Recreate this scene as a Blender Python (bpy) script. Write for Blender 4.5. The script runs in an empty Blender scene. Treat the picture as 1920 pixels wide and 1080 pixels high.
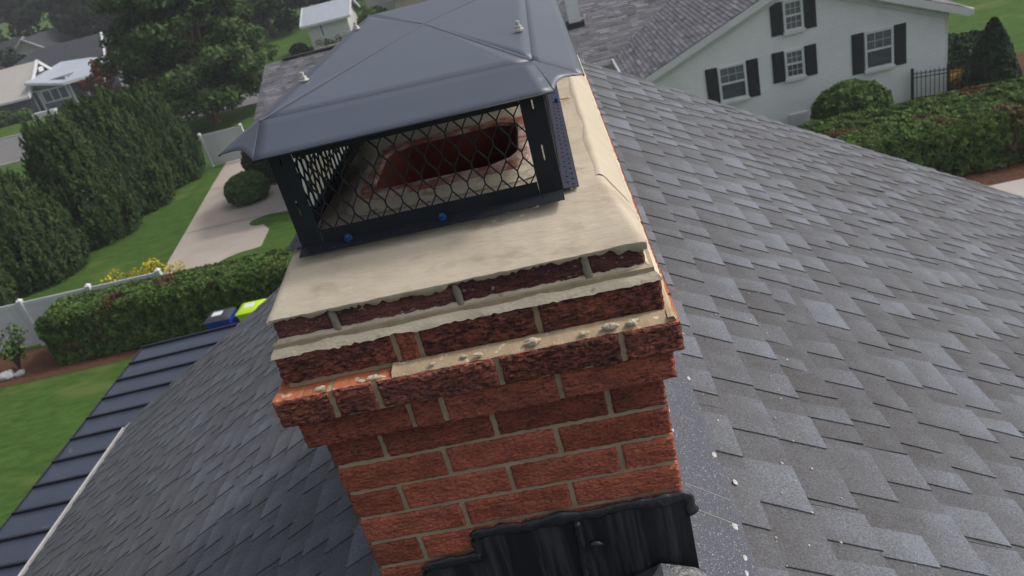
import bpy, math, random
import numpy as np
from mathutils import Vector, Matrix, noise
random.seed(7); rng = np.random.default_rng(7)
scene = bpy.context.scene
COL = scene.collection
R = math.radians

# ------------------------------------------------------------------ camera
cam_d = bpy.data.cameras.new('camera'); cam = bpy.data.objects.new('camera', cam_d); COL.objects.link(cam)
rows = [(0.97334, -0.00160, -0.22936), (-0.20448, -0.45911, -0.86453), (-0.10392, 0.88838, -0.44720)]
right, down, fwd = [Vector(r).normalized() for r in rows]
cam.matrix_world = Matrix(((right.x, -down.x, -fwd.x, 0.5481), (right.y, -down.y, -fwd.y, -1.1746),
                           (right.z, -down.z, -fwd.z, 0.8836), (0, 0, 0, 1)))
cam_d.sensor_width = 36; cam_d.lens = 28.0; cam_d.clip_start = 0.05; cam_d.clip_end = 1500
cam_d.dof.use_dof = True; cam_d.dof.focus_distance = 1.5; cam_d.dof.aperture_fstop = 9.0
scene.camera = cam

# ------------------------------------------------------------------ light
SUN = Vector((0.68, 0.09, 0.72)).normalized()
world = bpy.data.worlds.new('World'); scene.world = world; world.use_nodes = True
wn = world.node_tree.nodes; wn.clear()
sky = wn.new('ShaderNodeTexSky'); sky.sky_type = 'NISHITA'; sky.sun_disc = False
sky.sun_elevation = math.asin(SUN.z); sky.sun_rotation = math.atan2(SUN.x, SUN.y)
sky.air_density = 0.8; sky.dust_density = 5.0; sky.ozone_density = 0.6
bg = wn.new('ShaderNodeBackground'); bg.inputs['Strength'].default_value = 0.15
wo = wn.new('ShaderNodeOutputWorld')
hz = wn.new('ShaderNodeHueSaturation'); hz.inputs['Saturation'].default_value = 0.48      # hazy, whitish daylight sky
world.node_tree.links.new(sky.outputs[0], hz.inputs['Color']); world.node_tree.links.new(hz.outputs[0], bg.inputs[0]); world.node_tree.links.new(bg.outputs[0], wo.inputs[0])
sd = bpy.data.lights.new('sun', 'SUN'); sd.energy = 1.35; sd.angle = R(5.0); sd.color = (1.0, 0.97, 0.93)
so = bpy.data.objects.new('sun', sd); COL.objects.link(so); so.rotation_euler = SUN.to_track_quat('Z', 'Y').to_euler()
so.location = (30, 0, 40)
scene.view_settings.view_transform = 'Standard'; scene.view_settings.look = 'None'
scene.view_settings.gamma = 1.0; scene.view_settings.use_curve_mapping = False
scene.view_settings.exposure = 0.20

# ------------------------------------------------------------------ materials
def mat(name, c1, c2=None, scale=6.0, stretch=(1, 1, 1), rough=0.85, bump=0.0, bscale=60.0, bstretch=None, detail=4.0,
        spec=0.3, tint=False, objrand=0.0, c3=None, c3scale=40.0, c3thr=0.62, c3w=0.04, metallic=0.0, translucent=0.0, contrast=0.5, bdist=0.01):
    m = bpy.data.materials.new(name); m.use_nodes = True
    nt = m.node_tree; n = nt.nodes; L = nt.links
    p = n['Principled BSDF']; p.inputs['Roughness'].default_value = rough; p.inputs['Metallic'].default_value = metallic
    p.inputs['Specular IOR Level'].default_value = spec
    geo = n.new('ShaderNodeNewGeometry')
    def noi(sc, st, det=4.0, rg=0.6):
        mp = n.new('ShaderNodeMapping'); mp.inputs['Scale'].default_value = st
        L.new(geo.outputs['Position'], mp.inputs['Vector'])
        t = n.new('ShaderNodeTexNoise'); t.inputs['Scale'].default_value = sc; t.inputs['Detail'].default_value = det
        t.inputs['Roughness'].default_value = rg
        L.new(mp.outputs[0], t.inputs['Vector']); return t.outputs['Fac']
    def mix(f, a, b):
        x = n.new('ShaderNodeMix'); x.data_type = 'RGBA'
        for s, v in ((x.inputs['Factor'], f), (x.inputs[6], a), (x.inputs[7], b)):
            if hasattr(v, 'links') or isinstance(v, bpy.types.NodeSocket): L.new(v, s)
            elif isinstance(v, (int, float)): s.default_value = v
            else: s.default_value = (*v, 1)
        return x.outputs[2]
    def rmp(f, lo, hi):
        x = n.new('ShaderNodeMapRange'); x.inputs['From Min'].default_value = lo; x.inputs['From Max'].default_value = hi
        L.new(f, x.inputs['Value']); return x.outputs[0]
    col = c1
    if c2 is not None:
        if tint:
            a = n.new('ShaderNodeAttribute'); a.attribute_name = 'tint'
            f0 = rmp(noi(scale, stretch, detail), 0.5 - contrast / 2, 0.5 + contrast / 2)
            ad = n.new('ShaderNodeMath'); ad.operation = 'MULTIPLY_ADD'; L.new(f0, ad.inputs[0]); ad.inputs[1].default_value = 0.35
            sb = n.new('ShaderNodeMath'); sb.operation = 'SUBTRACT'; L.new(a.outputs['Fac'], sb.inputs[0]); sb.inputs[1].default_value = 0.17
            L.new(sb.outputs[0], ad.inputs[2]); ad.use_clamp = True
            f = ad.outputs[0]
        else:
            f = rmp(noi(scale, stretch, detail), 0.5 - contrast / 2, 0.5 + contrast / 2)
        col = mix(f, c1, c2)
    if c3 is not None:
        col = mix(rmp(noi(c3scale, stretch, 3.0), c3thr - c3w, c3thr + c3w), col if c2 is not None else c1, c3)
    if objrand:
        oi = n.new('ShaderNodeObjectInfo'); hs = n.new('ShaderNodeHueSaturation')
        hs.inputs['Value'].default_value = 1.0
        v = n.new('ShaderNodeMapRange'); v.inputs['To Min'].default_value = 1 - objrand; v.inputs['To Max'].default_value = 1 + objrand
        L.new(oi.outputs['Random'], v.inputs['Value']); L.new(v.outputs[0], hs.inputs['Value'])
        if isinstance(col, tuple): hs.inputs['Color'].default_value = (*col, 1)
        else: L.new(col, hs.inputs['Color'])
        col = hs.outputs[0]
    if isinstance(col, tuple): p.inputs['Base Color'].default_value = (*col, 1)
    else: L.new(col, p.inputs['Base Color'])
    if bump:
        b = n.new('ShaderNodeBump'); b.inputs['Strength'].default_value = bump; b.inputs['Distance'].default_value = bdist
        L.new(noi(bscale, bstretch or stretch, 5.0), b.inputs['Height']); L.new(b.outputs[0], p.inputs['Normal'])
    if translucent:
        tr = n.new('ShaderNodeBsdfTranslucent'); ms = n.new('ShaderNodeMixShader'); ms.inputs[0].default_value = translucent
        if isinstance(col, tuple): tr.inputs[0].default_value = (*col, 1)
        else: L.new(col, tr.inputs[0])
        L.new(p.outputs[0], ms.inputs[1]); L.new(tr.outputs[0], ms.inputs[2])
        L.new(ms.outputs[0], n['Material Output'].inputs['Surface'])
    return m

BR = dict(c3w=0.13, scale=14, stretch=(1, 1, 2.2), bscale=95, bstretch=(1, 1, 2.0), rough=0.92, spec=0.15, bump=0.9, bdist=0.006)
M = {}
M['brick_red'] = mat('brick_red', (0.20, 0.060, 0.044), (0.46, 0.142, 0.086), objrand=0.22, c3=(0.075, 0.030, 0.024), c3scale=110, c3thr=0.62, **BR)
M['brick_mid'] = mat('brick_mid', (0.17, 0.055, 0.044), (0.42, 0.130, 0.084), objrand=0.25, c3=(0.050, 0.026, 0.024), c3scale=100, c3thr=0.60, **BR)  # darker red brick; on courses under the corbel it paints in the overhang's shade
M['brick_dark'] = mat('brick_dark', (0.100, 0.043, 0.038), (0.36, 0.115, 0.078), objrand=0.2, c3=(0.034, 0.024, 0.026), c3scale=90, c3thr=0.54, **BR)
M['brick_crust'] = mat('brick_crust', (0.050, 0.032, 0.036), (0.21, 0.080, 0.068), objrand=0.2, c3=(0.42, 0.39, 0.36), c3scale=60, c3thr=0.70, **dict(BR, c3w=0.05))
M['brick_body'] = mat('brick_body', (0.50, 0.17, 0.075), (0.36, 0.12, 0.07), scale=30, rough=0.9, spec=0.1, bump=0.3, bscale=300, c3=(0.5, 0.42, 0.3), c3scale=50, c3thr=0.64)
M['mortar'] = mat('mortar', (0.46, 0.375, 0.255), (0.31, 0.25, 0.17), scale=22, rough=0.95, spec=0.1, bump=0.5, bscale=260, bdist=0.004)
M['ledge_mortar'] = mat('ledge_mortar', (0.46, 0.36, 0.23), (0.33, 0.255, 0.165), scale=18, rough=0.95, spec=0.1, bump=0.5, bscale=220, bdist=0.004, c3=(0.62, 0.55, 0.42), c3scale=45, c3thr=0.66)
M['crown'] = mat('crown', (0.52, 0.455, 0.355), (0.40, 0.34, 0.26), scale=5, stretch=(1, 2.2, 1), rough=0.9, spec=0.15, bump=0.5, bscale=70, bstretch=(0.5, 1.6, 1), bdist=0.004, c3=(0.35, 0.295, 0.22), c3scale=9, c3thr=0.64, c3w=0.08, contrast=0.4)
M['wash'] = mat('wash', (0.58, 0.52, 0.40), (0.44, 0.385, 0.29), scale=16, stretch=(1, 1, 1.5), rough=0.92, spec=0.15, bump=0.5, bscale=150, bdist=0.004, c3=(0.30, 0.245, 0.17), c3scale=24, c3thr=0.65)
M['joint_smear'] = mat('joint_smear', (0.26, 0.23, 0.185), (0.20, 0.175, 0.14), scale=40, rough=0.9, bump=0.4, bscale=200, bdist=0.003)
M['lump'] = mat('lump', (0.62, 0.55, 0.40), (0.44, 0.38, 0.27), scale=60, rough=0.95, bump=0.6, bscale=250)
M['hood'] = mat('hood', (0.048, 0.060, 0.086), (0.060, 0.072, 0.100), scale=3, rough=0.48, spec=0.85, bump=0.35, bscale=9, bdist=0.004, c3=(0.14, 0.15, 0.18), c3scale=26, c3thr=0.74)
M['cage'] = mat('cage', (0.012, 0.014, 0.020), (0.018, 0.02, 0.027), scale=30, rough=0.5, spec=0.35)
M['flange'] = mat('flange', (0.035, 0.040, 0.062), (0.045, 0.05, 0.075), scale=20, rough=0.45, spec=0.4)
M['steel'] = mat('steel', (0.66, 0.65, 0.60), (0.5, 0.49, 0.46), scale=200, rough=0.3, metallic=0.5, spec=0.6)
M['blue_screw'] = mat('blue_screw', (0.02, 0.075, 0.24), (0.015, 0.055, 0.18), scale=200, rough=0.45, spec=0.4)
M['tan_screw'] = mat('tan_screw', (0.42, 0.28, 0.12), rough=0.5, metallic=0.4)
M['flue'] = mat('flue', (0.36, 0.13, 0.09), (0.24, 0.085, 0.065), scale=25, rough=0.9, bump=0.5, bscale=120, c3=(0.50, 0.44, 0.38), c3scale=22, c3thr=0.52, c3w=0.10, bdist=0.005)
M['flue_inside'] = mat('flue_inside', (0.22, 0.070, 0.055), (0.11, 0.04, 0.034), scale=12, rough=0.95, spec=0.1)  # flue inside: darker red-brown than the outer tile
M['tar'] = mat('tar', (0.013, 0.014, 0.018), (0.030, 0.032, 0.039), scale=60, rough=0.27, spec=0.5, bump=0.5, bscale=55, bdist=0.008)
def streak_mat():
    m = mat('tar_streaks', (0.011, 0.012, 0.016), (0.040, 0.043, 0.050), scale=95, stretch=(1, 1, 0.05), rough=0.5, spec=0.4, bump=0.3, bscale=60, bstretch=(1, 1, 0.08),
            contrast=0.22, c3=(0.010, 0.011, 0.014), c3scale=18, c3thr=0.55, bdist=0.004)
    return m
M['streaks'] = streak_mat()
M['side_flashing'] = mat('side_flashing', (0.050, 0.054, 0.066), (0.105, 0.113, 0.135), scale=300, rough=0.85, spec=0.3, contrast=0.30, c3=(0.36, 0.37, 0.40), c3scale=230, c3thr=0.65, c3w=0.05, bump=0.3, bscale=500, bdist=0.002)
M['dab'] = mat('dab', (0.33, 0.34, 0.37), (0.50, 0.47, 0.42), scale=120, rough=0.5, spec=0.4)
def shingle_mat(name, dark, mid, light, gran=190.0, granamt=1.25):
    m = bpy.data.materials.new(name); m.use_nodes = True
    nt = m.node_tree; n = nt.nodes; L = nt.links; p = n['Principled BSDF']
    p.inputs['Roughness'].default_value = 0.88; p.inputs['Specular IOR Level'].default_value = 0.35
    a = n.new('ShaderNodeAttribute'); a.attribute_name = 'tint'
    g = n.new('ShaderNodeNewGeometry')
    t = n.new('ShaderNodeTexNoise'); t.inputs['Scale'].default_value = gran; t.inputs['Detail'].default_value = 2.0
    t2 = n.new('ShaderNodeTexNoise'); t2.inputs['Scale'].default_value = 9.0; t2.inputs['Detail'].default_value = 6.0
    t3 = n.new('ShaderNodeTexNoise'); t3.inputs['Scale'].default_value = 0.9; t3.inputs['Detail'].default_value = 3.0
    for q in (t, t2, t3): L.new(g.outputs['Position'], q.inputs['Vector'])
    s1 = n.new('ShaderNodeMath'); s1.operation = 'MULTIPLY_ADD'; L.new(t.outputs['Fac'], s1.inputs[0]); s1.inputs[1].default_value = granamt; L.new(a.outputs['Fac'], s1.inputs[2])
    s2 = n.new('ShaderNodeMath'); s2.operation = 'MULTIPLY_ADD'; L.new(t2.outputs['Fac'], s2.inputs[0]); s2.inputs[1].default_value = 0.45; L.new(s1.outputs[0], s2.inputs[2])
    s3 = n.new('ShaderNodeMath'); s3.operation = 'MULTIPLY_ADD'; L.new(t3.outputs['Fac'], s3.inputs[0]); s3.inputs[1].default_value = 0.35; L.new(s2.outputs[0], s3.inputs[2])
    s4 = n.new('ShaderNodeMath'); s4.operation = 'SUBTRACT'; L.new(s3.outputs[0], s4.inputs[0]); s4.inputs[1].default_value = 0.5 * (granamt + 0.45 + 0.35)
    cr = n.new('ShaderNodeValToRGB'); e = cr.color_ramp.elements
    e[0].position = 0.08; e[0].color = (*dark, 1); e[1].position = 0.92; e[1].color = (*light, 1)
    e2 = cr.color_ramp.elements.new(0.5); e2.color = (*mid, 1)
    L.new(s4.outputs[0], cr.inputs[0]); L.new(cr.outputs[0], p.inputs['Base Color'])
    b = n.new('ShaderNodeBump'); b.inputs['Strength'].default_value = 0.35; b.inputs['Distance'].default_value = 0.002
    L.new(t.outputs['Fac'], b.inputs['Height']); L.new(b.outputs[0], p.inputs['Normal'])
    return m
M['shingle'] = shingle_mat('shingle', (0.054, 0.051, 0.051), (0.096, 0.100, 0.109), (0.162, 0.180, 0.212))
M['far_shingle'] = shingle_mat('far_shingle', (0.060, 0.060, 0.068), (0.115, 0.115, 0.128), (0.20, 0.20, 0.215), gran=14, granamt=0.3)
M['dark_shingle'] = shingle_mat('dark_shingle', (0.022, 0.024, 0.030), (0.040, 0.042, 0.050), (0.07, 0.07, 0.08), gran=14, granamt=0.3)
M['tan_shingle'] = shingle_mat('tan_shingle', (0.30, 0.285, 0.26), (0.40, 0.38, 0.35), (0.5, 0.47, 0.44), gran=14, granamt=0.2)
M['drip_edge'] = mat('drip_edge', (0.50, 0.49, 0.47), (0.36, 0.35, 0.33), scale=6, rough=0.6)
M['metal_roof'] = mat('metal_roof', (0.030, 0.037, 0.058), (0.040, 0.048, 0.072), scale=3, rough=0.36, spec=0.5, c3=(0.10, 0.11, 0.13), c3scale=5, c3thr=0.70)
M['metal_seam'] = mat('metal_seam', (0.016, 0.018, 0.026), (0.02, 0.023, 0.03), scale=8, rough=0.4)
def lawn_mat(name, c1, c2, c3):
    m = mat(name, c1, c2, scale=2.2, stretch=(1, 2.6, 1), rough=0.95, spec=0.1, bump=0.8, bscale=14, bdist=0.05, detail=8, contrast=0.42, c3=c3, c3scale=0.28, c3thr=0.62)
    return m
M['lawn'] = lawn_mat('lawn', (0.036, 0.076, 0.015), (0.070, 0.134, 0.025), (0.092, 0.132, 0.034))
M['concrete'] = mat('concrete', (0.38, 0.33, 0.29), (0.30, 0.26, 0.225), scale=0.9, rough=0.9, bump=0.2, bscale=30, detail=8, c3=(0.28, 0.24, 0.21), c3scale=2.5, c3thr=0.68)
M['concrete_new'] = mat('concrete_new', (0.42, 0.39, 0.36), (0.36, 0.33, 0.305), scale=1.6, rough=0.9)
M['asphalt'] = mat('asphalt', (0.125, 0.120, 0.122), (0.165, 0.16, 0.16), scale=0.6, rough=0.92, bump=0.2, bscale=40)
M['mulch'] = mat('mulch', (0.075, 0.036, 0.022), (0.15, 0.078, 0.05), scale=9, rough=1, spec=0.05, bump=1.0, bscale=22, bdist=0.05)
M['crack'] = mat('crack', (0.14, 0.12, 0.10), (0.2, 0.17, 0.14), scale=5, rough=1)
M['vinyl'] = mat('vinyl', (0.55, 0.57, 0.59), (0.50, 0.52, 0.54), scale=1.5, rough=0.45)
def painted_brick():
    m = bpy.data.materials.new('painted_brick'); m.use_nodes = True
    nt = m.node_tree; n = nt.nodes; L = nt.links; p = n['Principled BSDF']; p.inputs['Roughness'].default_value = 0.6
    g = n.new('ShaderNodeNewGeometry'); sp = n.new('ShaderNodeSeparateXYZ'); L.new(g.outputs['Position'], sp.inputs[0])
    ad = n.new('ShaderNodeMath'); L.new(sp.outputs[0], ad.inputs[0]); L.new(sp.outputs[1], ad.inputs[1])
    cb = n.new('ShaderNodeCombineXYZ'); L.new(ad.outputs[0], cb.inputs[0]); L.new(sp.outputs[2], cb.inputs[1])
    b = n.new('ShaderNodeTexBrick'); b.inputs['Scale'].default_value = 1.0; b.inputs['Brick Width'].default_value = 0.213
    b.inputs['Row Height'].default_value = 0.0677; b.inputs['Mortar Size'].default_value = 0.011; b.inputs['Mortar Smooth'].default_value = 0.3
    b.inputs['Color1'].default_value = (0.80, 0.81, 0.83, 1); b.inputs['Color2'].default_value = (0.76, 0.77, 0.79, 1); b.inputs['Mortar'].default_value = (0.68, 0.69, 0.71, 1)
    L.new(cb.outputs[0], b.inputs['Vector'])
    t = n.new('ShaderNodeTexNoise'); t.inputs['Scale'].default_value = 0.9; t.inputs['Detail'].default_value = 8; L.new(g.outputs['Position'], t.inputs['Vector'])
    mx = n.new('ShaderNodeMix'); mx.data_type = 'RGBA'; mx.inputs[7].default_value = (0.55, 0.56, 0.57, 1)
    mr = n.new('ShaderNodeMapRange'); mr.inputs['From Min'].default_value = 0.48; mr.inputs['From Max'].default_value = 0.85; mr.inputs['To Max'].default_value = 0.6
    L.new(t.outputs['Fac'], mr.inputs['Value']); L.new(mr.outputs[0], mx.inputs['Factor']); L.new(b.outputs['Color'], mx.inputs[6])
    L.new(mx.outputs[2], p.inputs['Base Color'])
    bm = n.new('ShaderNodeBump'); bm.inputs['Strength'].default_value = 0.8; bm.inputs['Distance'].default_value = 0.012; bm.invert = True
    L.new(b.outputs['Fac'], bm.inputs['Height']); L.new(bm.outputs[0], p.inputs['Normal'])
    return m
M['painted_brick'] = painted_brick()
M['white_trim'] = mat('white_trim', (0.62, 0.63, 0.64), (0.55, 0.56, 0.57), scale=2, rough=0.5)
M['shutter'] = mat('shutter', (0.018, 0.021, 0.028), (0.024, 0.027, 0.034), scale=8, rough=0.5)
M['glass'] = mat('glass', (0.075, 0.10, 0.115), (0.15, 0.18, 0.19), scale=1.6, rough=0.12, spec=0.6)
M['glass_dark'] = mat('glass_dark', (0.05, 0.06, 0.075), (0.10, 0.115, 0.13), scale=2.4, stretch=(1, 1, 6), rough=0.15, spec=0.6)
M['gray_siding'] = mat('gray_siding', (0.17, 0.18, 0.205), (0.14, 0.15, 0.17), scale=1.0, stretch=(0.1, 0.1, 8), rough=0.8)
M['white_siding'] = mat('white_siding', (0.60, 0.60, 0.58), (0.52, 0.52, 0.51), scale=1.0, stretch=(0.1, 0.1, 8), rough=0.8)
M['tan_siding'] = mat('tan_siding', (0.50, 0.45, 0.36), (0.44, 0.39, 0.31), scale=1.0, rough=0.8)
M['light_metal'] = mat('light_metal', (0.38, 0.42, 0.47), (0.31, 0.34, 0.39), scale=1.0, stretch=(8, 0.3, 1), rough=0.5)
M['black_metal'] = mat('black_metal', (0.012, 0.012, 0.014), (0.018, 0.018, 0.02), scale=10, rough=0.5)
M['blue_plastic'] = mat('blue_plastic', (0.008, 0.030, 0.28), (0.012, 0.040, 0.33), scale=4, rough=0.45)
M['dark_plastic'] = mat('dark_plastic', (0.035, 0.038, 0.048), (0.045, 0.048, 0.06), scale=6, rough=0.5)
M['lime_plastic'] = mat('lime_plastic', (0.36, 0.56, 0.015), (0.42, 0.62, 0.03), scale=4, rough=0.45)
M['label'] = mat('label', (0.62, 0.64, 0.66), (0.50, 0.52, 0.54), scale=25, rough=0.6)
M['red_brick_far'] = mat('red_brick_far', (0.22, 0.085, 0.055), (0.16, 0.065, 0.045), scale=8, rough=0.9)
M['rock'] = mat('rock', (0.42, 0.44, 0.47), (0.24, 0.25, 0.27), scale=12, rough=0.9, bump=0.5, bscale=30)
M['bark'] = mat('bark', (0.10, 0.075, 0.055), (0.055, 0.043, 0.034), scale=10, stretch=(1, 1, 0.2), rough=0.95, bump=0.8, bscale=30, bdist=0.03)
M['bark_warm'] = mat('bark_warm', (0.20, 0.125, 0.08), (0.11, 0.07, 0.05), scale=8, stretch=(1, 1, 0.2), rough=0.9)
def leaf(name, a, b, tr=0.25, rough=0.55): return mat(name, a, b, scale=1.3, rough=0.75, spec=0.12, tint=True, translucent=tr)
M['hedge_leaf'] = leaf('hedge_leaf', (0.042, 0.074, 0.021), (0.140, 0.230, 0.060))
M['hedge_red'] = leaf('hedge_red', (0.075, 0.050, 0.025), (0.165, 0.105, 0.055))
M['holly_leaf'] = leaf('holly_leaf', (0.034, 0.068, 0.020), (0.135, 0.220, 0.060))
M['cypress_leaf'] = leaf('cypress_leaf', (0.018, 0.036, 0.012), (0.062, 0.104, 0.032), tr=0.15)
M['tree_leaf'] = leaf('tree_leaf', (0.024, 0.052, 0.017), (0.098, 0.152, 0.050))
M['dark_leaf'] = leaf('dark_leaf', (0.010, 0.022, 0.012), (0.040, 0.066, 0.028))
M['cone_leaf'] = leaf('cone_leaf', (0.014, 0.032, 0.018), (0.045, 0.080, 0.038), tr=0.1)
M['maple_leaf'] = leaf('maple_leaf', (0.06, 0.020, 0.014), (0.17, 0.060, 0.035))
M['yellow_leaf'] = leaf('yellow_leaf', (0.25, 0.25, 0.03), (0.62, 0.50, 0.04))
M['orange_leaf'] = leaf('orange_leaf', (0.25, 0.16, 0.04), (0.42, 0.26, 0.06))
M['core_green'] = mat('core_green', (0.010, 0.018, 0.008), (0.018, 0.028, 0.012), scale=6, rough=1)
M['core_dark'] = mat('core_dark', (0.007, 0.013, 0.007), (0.012, 0.020, 0.010), scale=3, rough=1)

# ------------------------------------------------------------------ object helpers
WL = {}
def tag(o, label=None, cat=None, group=None, kind=None):
    if label: o['label'] = label
    if cat: o['category'] = cat
    if group: o['group'] = group
    if kind: o['kind'] = kind
    return o
def thing(name, label, cat, loc, group=None):
    o = bpy.data.objects.new(name, None); COL.objects.link(o); o.location = loc; o.empty_display_size = 0.1
    WL[o.name] = Vector(loc); return tag(o, label, cat, group)
class MB:
    def __init__(s): s.v = []; s.f = []; s.mi = []; s.t = []
    def add(s, vs, fs, mi=0, tint=None):
        o = len(s.v); s.v += [tuple(v) for v in vs]; s.f += [tuple(i + o for i in f) for f in fs]; s.mi += [mi] * len(fs)
        s.t += (list(tint) if isinstance(tint, (list, tuple)) else [0.5 if tint is None else tint] * len(vs))
        return s
    def box(s, x0, x1, y0, y1, z0, z1, mi=0, tint=None):
        return s.add([(x0, y0, z0), (x1, y0, z0), (x1, y1, z0), (x0, y1, z0), (x0, y0, z1), (x1, y0, z1), (x1, y1, z1), (x0, y1, z1)],
                     [(3, 2, 1, 0), (4, 5, 6, 7), (0, 1, 5, 4), (1, 2, 6, 5), (2, 3, 7, 6), (3, 0, 4, 7)], mi, tint)
    def obox(s, c, ax, ay, az, mi=0, tint=None):      # oriented box: centre and three half-axes
        c, ax, ay, az = map(Vector, (c, ax, ay, az)); v = []
        for k in (-1, 1):
            for (i, j) in ((-1, -1), (1, -1), (1, 1), (-1, 1)): v.append(c + ax * i + ay * j + az * k)
        return s.add(v, [(3, 2, 1, 0), (4, 5, 6, 7), (0, 1, 5, 4), (1, 2, 6, 5), (2, 3, 7, 6), (3, 0, 4, 7)], mi, tint)
    def bar(s, a, b, w, h, up=(0, 0, 1), mi=0):
        a, b = Vector(a), Vector(b); d = b - a; l = d.length; d.normalize(); up = Vector(up)
        x = d.cross(up);
        if x.length < 1e-4: x = d.cross(Vector((1, 0, 0)))
        x.normalize(); y = x.cross(d)
        return s.obox((a + b) / 2, x * w / 2, d * l / 2, y * h / 2, mi)
    def tube(s, pts, rad, n=8, mi=0, jit=0.0, cap=True, sq=(1, 1), seed=0):
        pts = [Vector(p) for p in pts]; vs = []; fs = []; k = len(pts)
        for i, p in enumerate(pts):
            d = (pts[min(i + 1, k - 1)] - pts[max(i - 1, 0)]).normalized()
            x = d.cross(Vector((0, 0, 1)));
            if x.length < 1e-3: x = d.cross(Vector((0, 1, 0)))
            x.normalize(); y = x.cross(d); r = rad[i] if hasattr(rad, '__len__') else rad
            for j in range(n):
                a = 2 * math.pi * j / n; q = x * math.cos(a) * r * sq[0] + y * math.sin(a) * r * sq[1]
                if jit: q *= 1 + jit * (0.6 * noise.noise((p + q) * 24 + Vector((seed, seed, 0))) + 0.5 * noise.noise((p + q * 1.4) * 85))
                vs.append(p + q)
        for i in range(k - 1):
            for j in range(n): fs.append((i * n + j, i * n + (j + 1) % n, (i + 1) * n + (j + 1) % n, (i + 1) * n + j))
        if cap: fs += [tuple(reversed(range(n))), tuple((k - 1) * n + j for j in range(n))]
        return s.add(vs, fs, mi)
    def grid(s, fn, nu, nv, mi=0, skip=None, tint=None):
        vs = [fn(i / nu, j / nv) for j in range(nv + 1) for i in range(nu + 1)]
        fs = []
        for j in range(nv):
            for i in range(nu):
                if skip and skip(i, j): continue
                a = j * (nu + 1) + i; fs.append((a, a + 1, a + nu + 2, a + nu + 1))
        return s.add(vs, fs, mi, tint)
    def build(s, name, mats, parent=None, loc=None, smooth=False, label=None, kind=None, tint=False):
        me = bpy.data.meshes.new(name)
        base = Vector(loc) if loc is not None else (WL[parent.name] if parent else Vector((0, 0, 0)))
        va = np.array(s.v, dtype=np.float64) - np.array(base)
        me.from_pydata(va.tolist(), [], s.f)
        for m in (mats if isinstance(mats, list) else [mats]): me.materials.append(m)
        if any(s.mi): me.polygons.foreach_set('material_index', s.mi)
        if smooth: me.polygons.foreach_set('use_smooth', [True] * len(s.f))
        if tint:
            a = me.color_attributes.new('tint', 'FLOAT_COLOR', 'POINT')
            t = np.repeat(np.array(s.t)[:, None], 4, 1); t[:, 3] = 1; a.data.foreach_set('color', t.ravel())
        me.update()
        o = bpy.data.objects.new(name, me); COL.objects.link(o)
        pb = WL[parent.name] if parent else Vector((0, 0, 0))
        if parent: o.parent = parent
        o.location = base - pb; WL[o.name] = base
        return tag(o, label, None, None, kind)
def fbm(p, sc, oct=3):
    return noise.fractal(Vector(p) * sc, 0.7, 2.0, oct)

# leaf cards -----------------------------------------------------------------
def leaf_mesh(name, mt, P, N, size, parent, aspect=1.6, tilt=0.9, tint=None, sizevar=0.4, up=None, kind=None, loc=None):
    P = np.asarray(P, float); n = len(P); N = np.asarray(N, float) + rng.normal(0, tilt, (n, 3))
    N /= np.linalg.norm(N, axis=1)[:, None] + 1e-9
    if up is None: A = rng.normal(0, 1, (n, 3))
    else: A = np.asarray(up, float) + rng.normal(0, 0.35, (n, 3))
    A -= N * (A * N).sum(1)[:, None]; A /= np.linalg.norm(A, axis=1)[:, None] + 1e-9
    B = np.cross(N, A)
    sz = size * (1 + rng.uniform(-sizevar, sizevar, n))[:, None]
    l = A * sz * aspect / 2; w = B * sz / 2
    V = np.stack([P - l, P - l * 0.1 + w, P + l, P - l * 0.1 - w], 1).reshape(-1, 3)
    base = np.array(loc) if loc is not None else (np.array(WL[parent.name]) if parent else np.zeros(3))
    V = V - base
    me = bpy.data.meshes.new(name)
    me.vertices.add(4 * n); me.vertices.foreach_set('co', V.ravel())
    me.loops.add(4 * n); me.loops.foreach_set('vertex_index', np.arange(4 * n, dtype=np.int32))
    me.polygons.add(n); me.polygons.foreach_set('loop_start', np.arange(0, 4 * n, 4, dtype=np.int32))
    me.materials.append(mt); me.update(calc_edges=True)
    a = me.color_attributes.new('tint', 'FLOAT_COLOR', 'POINT')
    t = rng.uniform(0.15, 0.85, n) if tint is None else np.clip(tint, 0, 1)
    t = np.repeat(np.repeat(t, 4)[:, None], 4, 1); t[:, 3] = 1; a.data.foreach_set('color', t.ravel())
    me.validate()
    o = bpy.data.objects.new(name, me); COL.objects.link(o)
    if parent: o.parent = parent
    pb = WL[parent.name] if parent else Vector((0, 0, 0)); o.location = Vector(base) - pb; WL[o.name] = Vector(base)
    if kind: o['kind'] = kind
    return o
def clumps(centres, radii, per, flat=0.8, shell=0.55):
    P = []; N = []; T = []
    for c, r in zip(centres, radii):
        k = max(8, int(per * r * r)); d = rng.normal(0, 1, (k, 3)); d /= np.linalg.norm(d, axis=1)[:, None]
        rr = r * (shell + (1 - shell) * rng.random(k) ** 0.6); q = d * rr[:, None]; q[:, 2] *= flat
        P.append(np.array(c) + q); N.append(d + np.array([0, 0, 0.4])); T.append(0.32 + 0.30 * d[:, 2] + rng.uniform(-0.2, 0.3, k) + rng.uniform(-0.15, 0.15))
    return np.concatenate(P), np.concatenate(N), np.concatenate(T)

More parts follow.
